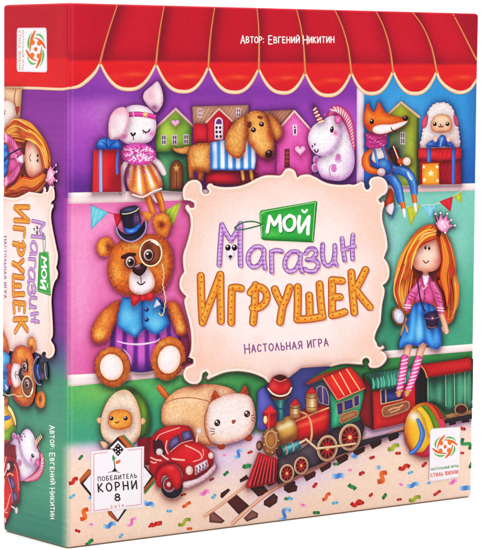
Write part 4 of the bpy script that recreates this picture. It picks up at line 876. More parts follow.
def title(F=FRONT):
    fr = F is FRONT
    T = Pic('title_word', F, label='purple checked word of the title with a small face'); at(210, 180, 4.81)
    def chk(X, Y, C):
        a = .5+.5*np.sin(Y*1.55); b = .5+.5*np.sin(X*1.7); return mix(C, np.tile(rgb('8450a4'), (len(X), 1)), .85*ss(.5, .9, a)+.2*ss(.7, 1, b))
    P_ = lambda s: [path(q) for q in s.split('|')]
    L = {'М': "47,408 52,320 60,215|60,215 80,255 103,290|103,290 128,255 150,210|150,210 148,320 150,410",
         'а': "262,340 245,322 215,325 190,355 188,395 210,418 240,405 258,370|262,335 262,385 268,425",
         'г': "298,345 299,400 300,442|298,348 320,338 347,343"}
    M = [x for k in 'Маг' for x in P_(L[k if k != 'М' else 'М'])] if 0 else None
    for k, q in L.items():
        blob_letters(T.sub('letter'), P_(q), 2.5 if k == 'М' else 2.3, 'cf9fd8', '6c3880', 'e0bce8', chk)
    at(290, 180, 4.81); X0 = "@210,180,4.81 "
    rest = [X0+"438,362 420,345 388,350 366,380 364,418 385,440 415,428 432,395|"+X0+"438,355 436,405 446,442",
            "78,352 95,332 120,332 128,355 108,380 85,384|108,382 132,392 138,415 118,438 90,438 75,428",
            "160,310 158,350 165,395 185,412 208,395 218,350 218,315|219,350 216,385 226,408",
            "253,282 258,330 266,386|306,265 302,315 304,380|256,335 280,330 312,318"]
    for q in rest: blob_letters(T.sub('letter'), P_(q), 2.2, 'cf9fd8', '6c3880', 'e0bce8', chk)
    at(210, 180, 4.81); f = T.sub('letter_face')
    f.disc(101, 352, 5.0, 'fbf0f4', 'c8a8c0', ry=6.8)
    for x in (89, 121): f.disc(x, 325, 2.7, '1c0c1c', '0c0410', ry=3.1); f.disc(x-3, 319, .9, 'ffffff')
    f.disc(101, 368, 1.9, '2c1424', ry=1.6); f.rib("101,372 101,384", .4, '5a3048')
    G = Pic('green_tag', F, label='green tag with white letters tied to the title')
    at(210, 180, 4.81)
    G.fill([(262, 211.6, 1), (318, 202.8, 1), (315, 244, 1), (264, 241, 1)], 'e8bcb0', 'f3cfc4', 3, ev=1)
    G.fill("@210,180,4.81 240,160! 248,147 262,144 @290,180,4.81 90,107 122,100! 133,104 134,116! 118,290! 114,300 102,300! @210,180,4.81 265,290! 252,284 248,270!", '37a047', '15682c', 2.0, gs=1.3, b=[(285, 260, 12, 4, '66c060', .8), (420, 190, 10, 6, '4fb454', .5), (255, 155, 2.5, 2, 'a0e08c', .8)])
    G.rib("@210,180,4.81 252,272! 246,162! 262,152! @290,180,4.81 124,106! 110,292!", .45, '8cd480')
    G.disc(255, 216, 1.3, 'f6e4da', '1c6030', ew=.6)
    s = G.sub('string'); s.rib("256,214 215,200 170,202 135,218 122,232 140,240 190,232 256,214", .65, '2e7a48', '1c5030')
    w = G.sub('letter')
    for q in ("278,250 284,212 290,175|290,177 312,215|312,215 325,195 338,172|338,174 340,210 342,245", "385,170 362,190 360,218 375,240 398,236 410,210 406,182 385,170"):
        for z in q.split('|'): w.rib([(a+.6, b+.8, 0) for a, b, k in path(z)], 1.9, '1d7034')
        for z in q.split('|'): w.rib(z, 1.75, 'fbfbf6', 'e0e8dc')
    at(290, 180, 4.81)
    for z in "48,176 44,210 48,250|50,250 70,215 92,178|94,176 90,215 88,258".split('|'): w.rib(z, 1.75, 'fbfbf6', 'e0e8dc')
    w.rib("62,146 72,156 84,144", 1.1, 'fbfbf6')
    T2 = Pic('title_word', F, label='orange biscuit word of the title'); at(130, 270, 4.81)
    A2 = "@210,270,4.81 "; A3 = "@290,270,4.81 "
    W2 = ["343,28 346,140 352,252|352,252 395,135 437,22|437,22 438,130 440,245",
          A2+"108,88 106,170 105,252|"+A2+"108,86 130,84 152,88",
          A2+"222,72 218,160 210,252|"+A2+"198,108 222,82 255,88 275,118 268,155 238,180 208,182",
          A2+"314,92 330,130 350,168|"+A2+"386,84 370,135 352,180 340,250",
          A3+"40,82 40,160 38,236|"+A3+"95,122 97,180 98,232|"+A3+"145,68 150,150 158,224|"+A3+"38,238 100,234 160,224",
          A3+"205,48 205,130 205,216|"+A3+"205,48 228,50 252,52|"+A3+"206,134 225,130 242,130|"+A3+"206,218 235,212 265,202",
          A3+"298,12 304,110 312,204|"+A3+"366,0 342,50 318,92|"+A3+"318,92 350,135 386,178"]
    rnd = random.Random(2)
    for q in W2:
        p = T2.sub('letter'); S2 = P_(q)
        blob_letters(p, S2, 3.75, 'ee9232', 'a24c14', 'fbbc5c')
        for z in S2:
            L_ = curve(z, False, 1.0)
            for i in range(2, len(L_)-1, 6): p.disc((L_[i][0]-CTX[0])*CTX[2]+rnd.uniform(-4, 4), (L_[i][1]-CTX[1])*CTX[2], .95, 'a8521c', 'c8702c')
    t = Pic('subtitle', F, label='small purple line of capitals under the title')
    text(t, 'НАСТОЛЬНАЯ', 245.6, 352.6, 302.6, 348.4, 7.2, .6, '8a5286', big=1.3, gap=.36)
    text(t, 'ИГРА', 308.6, 347.6, 328.8, 345.6, 7.2, .6, '8a5286', gap=.4)

# ------------------------------------------------------------------ FRONT: bottom shelf
def avocado():
    a = Pic('toy_avocado', FRONT, label='halved avocado toy with an orange smiling stone'); at(90, 380, 6.871)
    a.fill("185,80 215,50 255,42 300,55 345,95 385,150 408,220 415,300 400,365 360,400 330,395 290,200", '6f9a3c', '2e4a28', 2.6, b=[(375, 190, 4, 12, 'a4c244', .8), (290, 75, 7, 4, '3a4a38', .8), (400, 330, 3, 8, '4c7a38', .7)])
    f = a.sub('flesh'); f.fill("240,65 280,80 315,125 340,190 352,260 354,330 338,395 300,430 240,445 160,438 105,405 80,350 80,280 95,210 128,140 178,85", 'f8d6bc', 'd89878', 2.2, n=.06, b=[(225, 90, 7, 4, 'b8a890', .7), (200, 390, 14, 6, 'fbe4d0', .8), (310, 300, 3, 14, 'fbe8d8', .7)])
    s = a.sub('stone'); s.fill("128,270 138,228 170,206 215,200 262,208 290,235 296,275 282,318 240,338 190,342 148,325 130,300", 'ea9444', 'a85420', 1.6, n=.06, b=[(170, 290, 5, 4, 'f8be68', .7)])
    for x in (151, 249): s.disc(x, 262, 2.2, '3c1814', '240c0c'); s.disc(x-4, 256, .7, 'ffffff')
    s.rib("178,286 188,295 202,284", .55, '5c241c')
    for q in ("82,258 60,258 50,275 62,295 80,292", "356,265 375,260 385,280 372,302 355,300", "75,420 85,452 105,470 125,445 110,425"): h = a.sub('hand'); h.fill(q, 'f3bf9c', 'c07c5c', 1.2)
def cat():
    k = Pic('toy_cat', FRONT, label='plump peach toy cat lying on the floor'); at(130, 360, 4.81)
    t = k.sub('tail'); t.rib("145,132 160,150 180,178", [3.0, 3.4, 2.6], 'd4692c', '8e3c1c', hl='ec8c4c')
    b = k.sub('body'); b.fill("160,225 185,180 240,140 330,117 430,120 500,145 540,200 500,320 450,395 395,412 330,408 260,380 200,340 160,300 155,260", 'f2b488', 'b8694c', 3, n=.08, fz=.4, b=[(280, 190, 14, 5, 'f9c8a4', .8), (220, 270, 8, 10, 'f8c8a0', .8), (330, 300, 8, 12, 'eeaa7c', .7), (440, 150, 14, 5, 'f7c6a6', .8)])
    b.rib("165,212 210,190 280,180 340,188 385,205 366,260 362,310 372,360 392,402", .55, 'b06848', 'd08c68', split=False)
    at(185, 375, 6.0125)
    for x, y in ((222, 428), (386, 378)): f = k.sub('foot'); f.disc(x, y, 4.0, 'e0642c', '9a3a1c', ry=3.4)
    for q in ("158,165! 165,125 182,90 200,110 218,135! 190,155", "330,112! 350,80 366,62 380,90 388,128! 360,122"):
        e = k.sub('ear'); e.fill(q, 'd8602c', '8e341c', 1.3, b=[(180, 130, 1.5, 2.5, '6e2818', .6), (365, 95, 1.5, 2.5, '6e2818', .6)])
    h = k.sub('head'); h.fill("155,170 220,130 290,112 350,112 398,135 420,190 428,250 422,300 398,348 350,382 290,402 225,416 175,402 145,360 132,290 138,220", 'f8dcd4', 'c88070', 2.4, n=.05, fz=.5, b=[(250, 250, 16, 12, 'fbe8e6', .8), (190, 380, 10, 5, 'f5c8ac', .8), (400, 320, 5, 8, 'f3c0b0', .6)])
    f = k.sub('face')
    for x, y in ((198, 287), (377, 233)): f.disc(x, y, 3.0, '5c1c1c', '34080c', ry=3.5, rot=15); f.disc(x-5, y-7, 1.0, 'ffffff'); f.disc(x+6, y+5, .6, 'e8b0a8')
    f.fill("284,274 296,268 310,272 302,288 294,294 286,286", 'b45c3c', '7c3424', .8, gs=1)
    for q in ("158,320 182,326", "154,336 180,340", "162,358 182,350", "402,245 420,238", "404,258 424,256", "402,268 420,276"): f.rib(q, .4, '6a3428')
def truck(F=FRONT):
    t = Pic('toy_pickup_truck', F, label='old red toy pickup truck with rounded wings'); at(140, 410, 6.0125)
    t.fill("-10,172! 80,158! 90,330! 0,330! -10,300!", 'a81a30', '5c0e20', 3, b=[(20, 240, 6, 10, '6e1022', .7)])
    w = t.sub('wheel'); at(130, 450, 4.81)
    w.disc(205, 176, 10.8, '3a3444', '1c1824', ry=11.6, ew=2); w.disc(192, 166, 6.4, 'f3dcd8', 'a89098', ry=7.6); w.disc(191, 165, 5.0, 'c42434', '7c1020', ry=6); w.disc(190, 164, 2.2, 'f6e0d8', 'c8907c', ry=2.6)
    at(140, 410, 6.0125)
    b = t.sub('cab'); b.fill("62,178! 78,155 105,128 140,105 200,92 260,90 300,98 322,130 338,185! 370,200 410,225 438,262 446,300 438,335 400,375 330,415 262,440 255,430 262,395 240,345 195,322 145,338 110,375 98,420 70,400 58,330", 'd6202c', '7c0e20', 3, b=[(200, 115, 12, 3, 'f0504c', .7), (290, 230, 10, 5, 'ec3c40', .7), (100, 310, 6, 6, 'b01828', .6), (400, 240, 4, 3, 'f45850', .6), (90, 140, 4, 4, 'b41c2c', .5)])
    b.fill("98,425 105,380 130,345 165,325 205,325 238,350 256,390 258,430 240,470 215,478! 195,440 165,395 140,400 132,440 140,470! 110,460", 'd8222e', '84101f', 2.2, b=[(190, 345, 5, 2, 'f8706a', .8), (235, 400, 2.5, 5, 'ee4440', .7)])
    for q, col, nm in (("175,205 190,175 232,148! 246,170 251,195! 215,222 182,248! 175,235", '6c5e90', 'window'), ("250,138 275,125 300,120! 315,142 322,170! 295,182 265,196! 254,165", '6c5e90', 'window'), ("80,180! 115,175 138,190 152,230 158,265! 120,272 88,262! 82,220", '54202c', 'window')):
        s = t.sub(nm); s.fill(q, col, '3c1c38', 1.6, b=[(215, 190, 4, 4, '8c86b8', .6), (285, 150, 3, 4, '8884b4', .6)])
    l = t.sub('trim')
    for q, w_ in (("165,185 158,230 172,262", .7), ("278,212 330,235 365,258 376,288", .8), ("376,290 355,300 325,308", .7), ("376,290 385,262 382,235", .5), ("200,292 225,296 268,300", 1.1), ("70,285 100,298 130,302", .9), ("72,310 85,316 100,314", .8), ("100,180 120,150 165,130 240,105", .5), ("185,250 250,200 320,180", .4)): l.rib(q, w_, 'f8b8ac', 'e04c48')
    for x, y, r in ((120, 250, 3.4), (360, 126, 3.2)):
        m = t.sub('mirror'); m.rib(("128,262 150,282 172,296" if x < 200 else "354,140 346,165 344,188"), .9, 'ecd0cc', 'b08080'); m.disc(x, y, r, 'f4e6e2', 'b88c8c')
    for x, y, rx, ry in ((300, 362, 3.7, 4.6), (429, 273, 2.7, 3.4)): h = t.sub('headlight'); h.disc(x, y, rx+.8, 'b81828', ry=ry+.8); h.disc(x, y, rx, 'fbe6dc', 'd0948c', ry=ry)
    g = t.sub('grille'); g.fill("332,335! 408,294! 416,338! 336,392!", 'ecd8dc', 'a07080', 1)
    for i in range(4):
        for j in range(2): x = 343+i*19; y = 347-i*10+j*22; g.rib([(*c(x, y), 0), (*c(x+4, y+12), 0)], .9, '8a6478')
    p = t.sub('bumper'); p.fill("265,432 290,425 345,412 400,375 452,325 458,345 440,372 400,410 350,440 300,462 270,465 262,448", 'f6dfe2', 'b07888', 1.5, b=[(350, 425, 10, 1.2, 'ffffff', .8)]); 
    return t
def train():
    t = Pic('toy_train', FRONT, label='red and brass toy steam train running along the floor')
    at()
    # shadow and hill behind
    t.fill("@0,0,1 258,392! 268,384 290,377! 302,368! 330,366! 345,400! 345,440! 300,440! 262,430!", '4a4c86', '34305c', 3, b=[(320, 380, 12, 6, '54508a', .6), (300, 400, 10, 10, '5a62a4', .5)])
    t.fill("@245,370,6.871 90,150! 132,112! 218,262! 212,405! 122,416! 86,398!", '6c6cb8', '46468c', 2, b=[(150, 220, 6, 8, '8484cc', .7)])
    t.fill("@300,360,6.871 40,160! 120,100 200,60 300,40 345,40! 200,130! 60,168!", '4a8c4e', '2e6440', 2)
    t.fill("@0,0,1 318,440! 352,415! 363,414! 365,428! 362,440! 430,424! 476,411! 476,418! 400,432! 340,455! 270,486! 252,478!", '4a3a48', '2c2030', 2)
    # cab
    cb = t.sub('cab'); at(300, 360, 6.871)
    cb.fill("75,175! 165,140! 240,250! 222,330! 205,470! 205,330! 150,300! 95,260!", '4a6a74', '2c3e50', 2)
    cb.fill("120,190 150,178 185,205 200,260 198,310! 135,290! 122,240", '5c4a88', '3c2c60', 1.2); cb.rib("120,190 150,178 185,205 200,260 198,310! 135,290! 122,240 120,190", .45, 'b89a98'); cb.rib("158,182 162,300", .5, 'b89a98')
    cb.fill("212,225! 250,262! 442,205! 440,398! 330,440 218,468!", '3fae84', '207a5c', 2.4, b=[(240, 400, 4, 8, '62cc98', .6), (420, 250, 3, 10, '58c494', .6)])
    for q in ("254,300! 296,288! 298,368! 262,378!", "304,282! 364,264! 370,326! 308,348!", "374,252! 410,238! 411,308! 376,322!"):
        w = cb.sub('window') if 0 else t.sub('cab_window'); w.fill(q, '3e3e84', '26265a', 1.2, gs=1); w.rib(q+' '+q.split()[0], .4, 'b89470')
    s = t.sub('name_plate'); at(300, 360, 6.871); s.fill("275,400 290,375 350,350 390,342 403,360 398,385 375,398 320,425 290,435 276,422", 'a8744c', 'f0cc98', .8); s.fill("286,402 298,384 350,362 386,354 392,366 386,378 320,410 294,422", 'b07c58', '7c4c34', .8, gs=1)
    r = t.sub('cab_roof'); r.fill("45,160! 75,135 160,92! 330,48! 345,48! 165,125! 60,172!", 'b4482c', '74281c', 1.4)
    r.fill("165,122! 345,46! 400,100 460,185! 262,276!", 'e02a2c', '9c1620', 1.6, b=[(230, 160, 8, 8, 'f04a3c', .5)])
    for a, b_ in (((222, 105), (305, 240)), ((275, 85), (352, 225)), ((322, 62), (412, 200))): r.rib([(*c(*a), 0), (*c(*b_), 0)], .55, 'fbc07c')
    r.rib("165,124 262,274! 462,186", .7, 'f8785c')
    # boiler
    b = t.sub('boiler'); at(300, 360, 6.871)
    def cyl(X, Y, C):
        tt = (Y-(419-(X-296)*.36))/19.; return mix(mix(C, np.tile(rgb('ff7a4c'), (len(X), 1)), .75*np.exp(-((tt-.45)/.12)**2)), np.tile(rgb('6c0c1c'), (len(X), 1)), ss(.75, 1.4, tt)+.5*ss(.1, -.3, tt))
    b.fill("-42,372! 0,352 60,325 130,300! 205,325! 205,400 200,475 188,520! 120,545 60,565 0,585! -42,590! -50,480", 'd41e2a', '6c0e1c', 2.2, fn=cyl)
    b.rib("-42,425 60,382 198,328", .9, 'f0a868', 'b46438', hl='ffd9a0'); b.rib("-10,352 45,372 75,420 84,500 75,560", 1.2, 'e3a070', 'a05c38', hl='ffd9b0')
    n = t.sub('brass_nose'); at(245, 370, 6.871)
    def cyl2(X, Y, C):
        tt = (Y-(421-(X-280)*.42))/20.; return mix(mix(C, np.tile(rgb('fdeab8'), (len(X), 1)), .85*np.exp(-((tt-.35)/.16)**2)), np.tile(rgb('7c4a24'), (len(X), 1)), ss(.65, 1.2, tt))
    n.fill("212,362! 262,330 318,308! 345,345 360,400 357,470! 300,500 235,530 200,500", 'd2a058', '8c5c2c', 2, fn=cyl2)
    at(245, 420, 6.871)
    n.fill("178,45 215,55 238,95 242,150 228,205 195,242 160,238 132,200 122,145 130,90 150,58", 'b8824c', '74441f', 2, b=[(180, 110, 4, 9, 'd8a868', .8)])
    n.hoop(182, 132, 5.4, .8, 'f0d0a0', ry=8.6, e='a87848'); n.disc(182, 132, 4.5, 'b47c44', '9c6434', ry=7.4)
    for a in range(0, 360, 40): n.disc(182+50*math.cos(math.radians(a)), 140+82*math.sin(math.radians(a)), .6, 'f6dcae')
    u = t.sub('buffer'); u.disc(103, 175, 3.2, '7c4c3c', '3c2024', ry=5); u.disc(98, 175, 1.8, 'a06c50', ry=3)
    k = t.sub('steam_tank')
    k.fill("225,200 245,180 375,140 385,165 378,200 250,260 228,245", '2f8a96', '16505c', 2, fn=lambda X, Y, C: mix(C, np.tile(rgb('9ce0e4'), (len(X), 1)), .9*np.exp(-((Y-(451-(X-280)*.42))/1.4)**2)))
    for x, y in ((285, 208), (330, 185)): k.rib([(*c(x, y-26), 0), (*c(x+9, y), 0), (*c(x+4, y+24), 0)], .8, 'd8a878', '8c5c3c')
    k.disc(240, 220, 3.6, '5c3c40', '281820', ry=5)
    # chimney, lantern, domes
    f = t.sub('chimney'); at(245, 370, 6.871)
    f.fill("178,172! 310,165! 285,215 268,258! 267,340 235,348! 228,260! 205,225", '3c8a8a', '1c5058', 1.8, b=[(250, 240, 1.6, 12, '9cd4cc', .8)])
    f.rib("230,262 248,266 268,260", .9, '1f5a60'); f.fill("172,168! 315,158! 295,192 250,206 195,198", '9c5c40', '5c2c24', 1.4); f.rib("175,172 240,190 312,165", .8, '2c1c28')
    f.fill("162,112 178,75 198,45 230,34 265,34 300,55 320,95 320,125 295,155 245,172 195,160 166,135", 'd9242e', '7c0f20', 2, b=[(200, 105, 4, 5, 'f4605a', .8), (290, 110, 3, 4, 'ee4a48', .6)])
    f.rib("163,128 195,162 245,178 298,162 322,122", .9, 'f8dcc0', 'c08c74'); f.fill(ring(245, 57, 6.0, 3.8), '5c1018', '2c060c', 1.6); f.rib("205,62 245,78 285,62", .5, 'f07a6c')
    n = t.sub('lantern'); n.fill("125,292! 178,238! 222,290! 215,382! 162,402! 128,362!", 'd8242c', '84101f', 1.6, b=[(190, 330, 3, 6, 'b41424', .7)]); n.fill("125,292! 178,238! 222,290! 170,305!", 'e83a38', 'a81828', 1); n.rib("168,305 164,400", .5, 'f0605a'); n.disc(143, 340, 2.0, 'ffe9b8', 'f0a050', ry=4)
    for cx_, cy_, w_, h_ in ((347, 278, 5.2, 6.2), (462, 218, 5.6, 9)):
        d = t.sub('brass_dome'); X, Y = c(cx_, cy_)
        d.fill([(X-w_, Y-h_, 0), (X, Y-h_-1.2, 0), (X+w_, Y-h_, 0), (X+w_*1.02, Y, 0), (X+w_*.9, Y+h_, 0), (X, Y+h_+1.4, 0), (X-w_*.9, Y+h_, 0), (X-w_*1.02, Y, 0)], 'd0a068', '7c4c28', 1.8, b=[(cx_+4, cy_, 1.6, h_, 'fff0cc', .9)])
        d.rib([(X-w_, Y-h_*.5, 0), (X, Y-h_*.5+1, 0), (X+w_, Y-h_*.5, 0)], .4, '8a5430'); d.rib([(X-w_, Y+h_*.55, 0), (X, Y+h_*.55+1, 0), (X+w_, Y+h_*.55, 0)], .4, '8a5430')
        d.fill([(X-w_*.95, Y-h_, 1), (X-w_*.3, Y-h_-4.5, 0), (X, Y-h_-6.4, 1), (X+w_*.3, Y-h_-4.5, 0), (X+w_*.95, Y-h_, 1), (X, Y-h_+1.3, 0)], 'd42c2c', '84141e', 1)
    # frame
    g = t.sub('frame'); at(245, 420, 6.871)
    g.fill("225,268! 380,205! 460,150! 520,130! 520,300! 420,345! 300,415! 228,440!", '5a4c58', '2c222c', 2, b=[(420, 210, 6, 5, '74646c', .6), (260, 300, 4, 4, '7a6a70', .5)])
    q = t.sub('cow_catcher'); q.fill("98,222! 150,240 222,262! 220,428! 25,468! 10,450!", 'd01e2c', '84101f', 1.4)
    for i in range(7):
        a = (108+i*17, 240+i*5); b_ = (48+i*27, 450-i*6); q.rib([(*c(*a), 0), (*c(*b_), 0)], [.5, 1.5], '6c0c1c'); q.rib([(*c(a[0]-4, a[1]), 0), (*c(b_[0]-13, b_[1]+1), 0)], [.3, .5], 'f4555a')
    # wheels
    def wheel(x, y, rx, ry, n_=9, dark='5c1420'):
        w = t.sub('wheel'); w.fill(ring(x, y, rx*1.06, ry*1.06, 8), 'd9ae88', '84543c', .9); w.hoop(x, y, rx, .8, 'efcfa8', ry=ry, rot=8, e='b07c58')
        w.fill(ring(x, y, rx*.8, ry*.84, 8), dark, '34101a', 1.5); X, Y = c(x, y)
        for i in range(n_):
            a = i*2*math.pi/n_; w.rib([(X, Y, 0), (X+math.cos(a)*rx*.74, Y+math.sin(a)*ry*.78, 0)], [.9, .5], 'c43030', '8c1c24')
        w.disc(x, y, rx*.2, 'f6c888', 'c87844', ry=ry*.18)
    wheel(290, 365, 6.6, 8.6); wheel(388, 312, 6.4, 8.2)
    at(300, 400, 6.871); wheel(190, 330, 9.6, 12.4, 10); wheel(346, 255, 10.2, 12.8, 11)
    o = t.sub('coupling_rod'); o.rib("5,292 45,270! 118,332! 240,318 378,298", [1.5, 1.3, 1.2], 'dcb48c', '8c6044', hl='fbe4c4')
    at(411, 355, 6.871); at(355, 360, 6.871)
    # carriages
    w = t.sub('carriage'); w.fill("55,100! 120,185! 130,482! 60,445! 30,380! 78,200!", '8e1a24', '4c0e18', 2.4)
    w.fill("122,212! 180,205 445,120! 445,395! 310,440 132,478!", 'cf222b', '8c1420', 2.6, b=[(160, 400, 6, 8, 'e8383c', .6), (240, 420, 12, 3, 'e43638', .5)])
    w.fill("178,205! 300,180! 330,175! 330,270! 182,302!", '2e3064', '1c1c44', 1.2, b=[(250, 250, 6, 3, '4c62a8', .7)]); w.rib("178,205! 182,302! 330,270!", .6, 'd0a07c'); w.rib("212,200 216,292", .6, 'd0a07c'); w.rib("178,205 330,175", .5, 'd0a07c')
    p = t.sub('name_plate'); p.fill("186,345 205,318 280,298 350,280 376,290 378,325 355,348 280,375 215,392 192,380", 'b5805c', 'f3cf9c', .8); p.fill("198,348 212,330 285,308 350,292 366,300 366,320 348,336 280,362 218,378 202,370", '9c6048', '74402c', .8, gs=1)
    p.rib("235,345 262,330 300,325 330,308", .6, 'dca87c'); p.rib("248,360 290,345 310,335", .5, 'dca87c')
    r = t.sub('carriage_roof')
    r.fill("60,98! 150,80 290,62! 470,40! 470,110! 330,175 200,205! 128,196! 112,150 90,120", '418272', '20403a', 2.2, gs=1., fn=lambda X, Y, C: C*(1+.16*np.sin((X+Y*.15)*1.8))[:, None], b=[(150, 110, 8, 5, '2c3c38', .7)])
    for i in range(12):
        x = 132+i*24-(8 if i % 3 == 0 else 0); y = 150-i*4.2; r.rib([(*c(x, y-22), 0), (*c(x+6, y+12), 0), (*c(x+5, y+38), 0)], [.8, 1.5, 1.4], '4fa088', '2c6a5c', hl='8cd0b4')
    at(411, 355, 6.871)
    v = t.sub('goods_wagon'); v.fill("60,60! 90,72 110,155! 112,330! 60,330!", '2c1c20', '140c10', 2); v.fill("30,140! 60,130! 60,330! 30,340!", '341c20', None)
    v.fill("110,148! 415,100! 438,110! 438,360! 340,372 240,388! 200,350 112,330!", '417a64', '1e3c34', 2.4, fn=lambda X, Y, C: C*(1+.24*np.sin((X-427)*.62))[:, None], b=[(180, 170, 14, 6, '2c4a44', .75), (370, 230, 5, 12, '6cae8c', .7), (150, 290, 6, 8, '63a384', .6)])
    v.fill("415,30! 440,20! 440,370! 418,365!", '3a2224', '1c1014', 1.5)
    for x in (118, 240, 300, 372): v.rib([(*c(x, 145-(x-118)*.13), 0), (*c(x+2, 350), 0)], .5, '84b08c')
    vr = t.sub('wagon_roof'); vr.fill("65,68! 160,52 340,28 398,12! 428,50 428,102! 300,128 112,156! 98,110", 'c01c24', '740e1a', 2.2, gs=1., fn=lambda X, Y, C: C*(1+.12*np.sin((X+Y*.5)*1.7))[:, None], b=[(300, 70, 14, 3, 'd8323c', .6)]); vr.rib("66,70 95,105 112,154", .6, 'e08c50')
    at(411, 355, 6.871); v.fill("235,408! 440,372! 440,400! 240,440!", 'b58d62', '6a5038', 1.2)
    w = t.sub('wheel'); w.hoop(347, 375, 6.2, .7, 'cfa074', ry=5.4, e='8c5c3c'); w.disc(347, 372, 4.6, '6c1c20', '34101a', ry=4); w.rib("425,320 440,360", 1.2, 'b0a8a8')
def track():
    t = Pic('railway_track', FRONT, label='toy railway track curving across the peach floor'); at(210, 440, 4.81)
    tie = lambda q, col='5c2c2a', nm='sleeper': t.sub(nm).fill(q, col, '34161c', 1.2, b=[])
    for q in ("145,190! 180,165! 190,185! 150,205!", "55,255! 90,232! 102,240! 62,280! 52,272!", "80,292! 130,260! 192,315! 142,358!", "0,350! 20,342! 75,388! 60,400! 0,395!", "190,225! 250,205! 290,250! 235,272!", "262,292! 310,255! 330,272! 325,300! 290,325! 262,312!", "360,225! 395,200! 425,222! 420,245! 380,255! 358,240!", "165,375! 205,335! 235,352! 232,372! 180,392!"):
        tie(q, '8a6058' if q[:2] in ('0,', '16') else '5c2c2a')
    at(290, 430, 4.81)
    for x, y in ((0, 262), (98, 215), (172, 172), (255, 135), (335, 95), (415, 60)):
        tie("%d,%d! %d,%d! %d,%d! %d,%d! %d,%d!" % (x-35, y-3, x+15, y-25, x+30, y-12, x+26, y+8, x-16, y+32))
    at(381, 360, 4.81)
    for q in ("30,360! 80,340! 92,358! 85,375! 45,392!", "330,292! 362,288! 364,308! 332,316!", "388,280! 425,272! 428,298! 392,302!"): tie(q, '4a2426')
    for q, w in (("@0,0,1 205,516! 225,502 252,481 262,474", [1.6, 1.4]), ("@0,0,1 233,523.5! 250,508 270,492 292,480 313,470 340,455.5 368,443 392,433 403,428.5", [1.9, 1.6, 1.4])):
        r = t.sub('rail'); r.rib(q, w, 'e8a184', 'b06c64', hl='fbd6b8')
    r = t.sub('rail'); r.rib("@0,0,1 444,419.5 460,416 475.5,412", 1.6, 'd8a284', 'a0685c', hl='f6d0b4')
def ball():
    b = Pic('striped_ball', FRONT, label='glossy multicoloured toy ball beside the train'); at(395, 400, 6.871)
    O = ring(207, 204, 20.6, 27.6, 3)
    b.fill(O, 'f6b830', 'b8441c', 3, b=[(110, 240, 8, 12, 'f8a828', .7), (230, 60, 9, 6, 'f8d828', .8), (128, 108, 7, 5, 'fffcf2', 1.)])
    def clip(q, col, e=None, ew=1.5, **k):
        o = curve(path(q)); X, Y = c(207, 204); d = o-np.array([X, Y]); r = np.sqrt((d[:, 0]/20.5)**2+(d[:, 1]/27.5)**2); o = np.array([X, Y])+d/np.maximum(r, 1)[:, None]; b.fill(o, col, e, ew, **k)
    clip("60,250! 75,300 115,350 160,360 200,350 240,300 300,250 360,220! 360,400! 60,400!", 'd32a44', '8c1434', 2.4, b=[(230, 320, 5, 6, 'b04c9c', .8)])
    clip("200,-20! 300,20 370,120 370,260! 330,200 300,120 265,60 215,18!", 'e2402c', 'a8202c', 2.4)
    clip("215,14! 262,45 300,105 322,170 330,230! 312,225! 300,175 275,110 240,60 205,25!", 'f07a28', 'd84c24', 1.2)
    clip("195,30! 232,50 270,105 298,160 305,215! 272,200! 250,140 220,85 180,45!", '86b030', '4a8434', 1.6)
    clip("180,42! 222,88 250,140 268,205! 240,240 225,200 205,130 175,85 150,62!", 'f7c838', 'e0a028', 1.5)
    clip("300,130! 330,130! 352,190! 340,240! 310,200!", 'b8508c', 'e04038', 2)
    s = b.sub('blue_stripe'); s.rib("158,135 178,180 190,235 172,300 140,345 112,362", [1.6, 2.4, 2.7, 2.4, 2.2, 2], '4a78c4', '2c4c94', hl='7ca4dc')
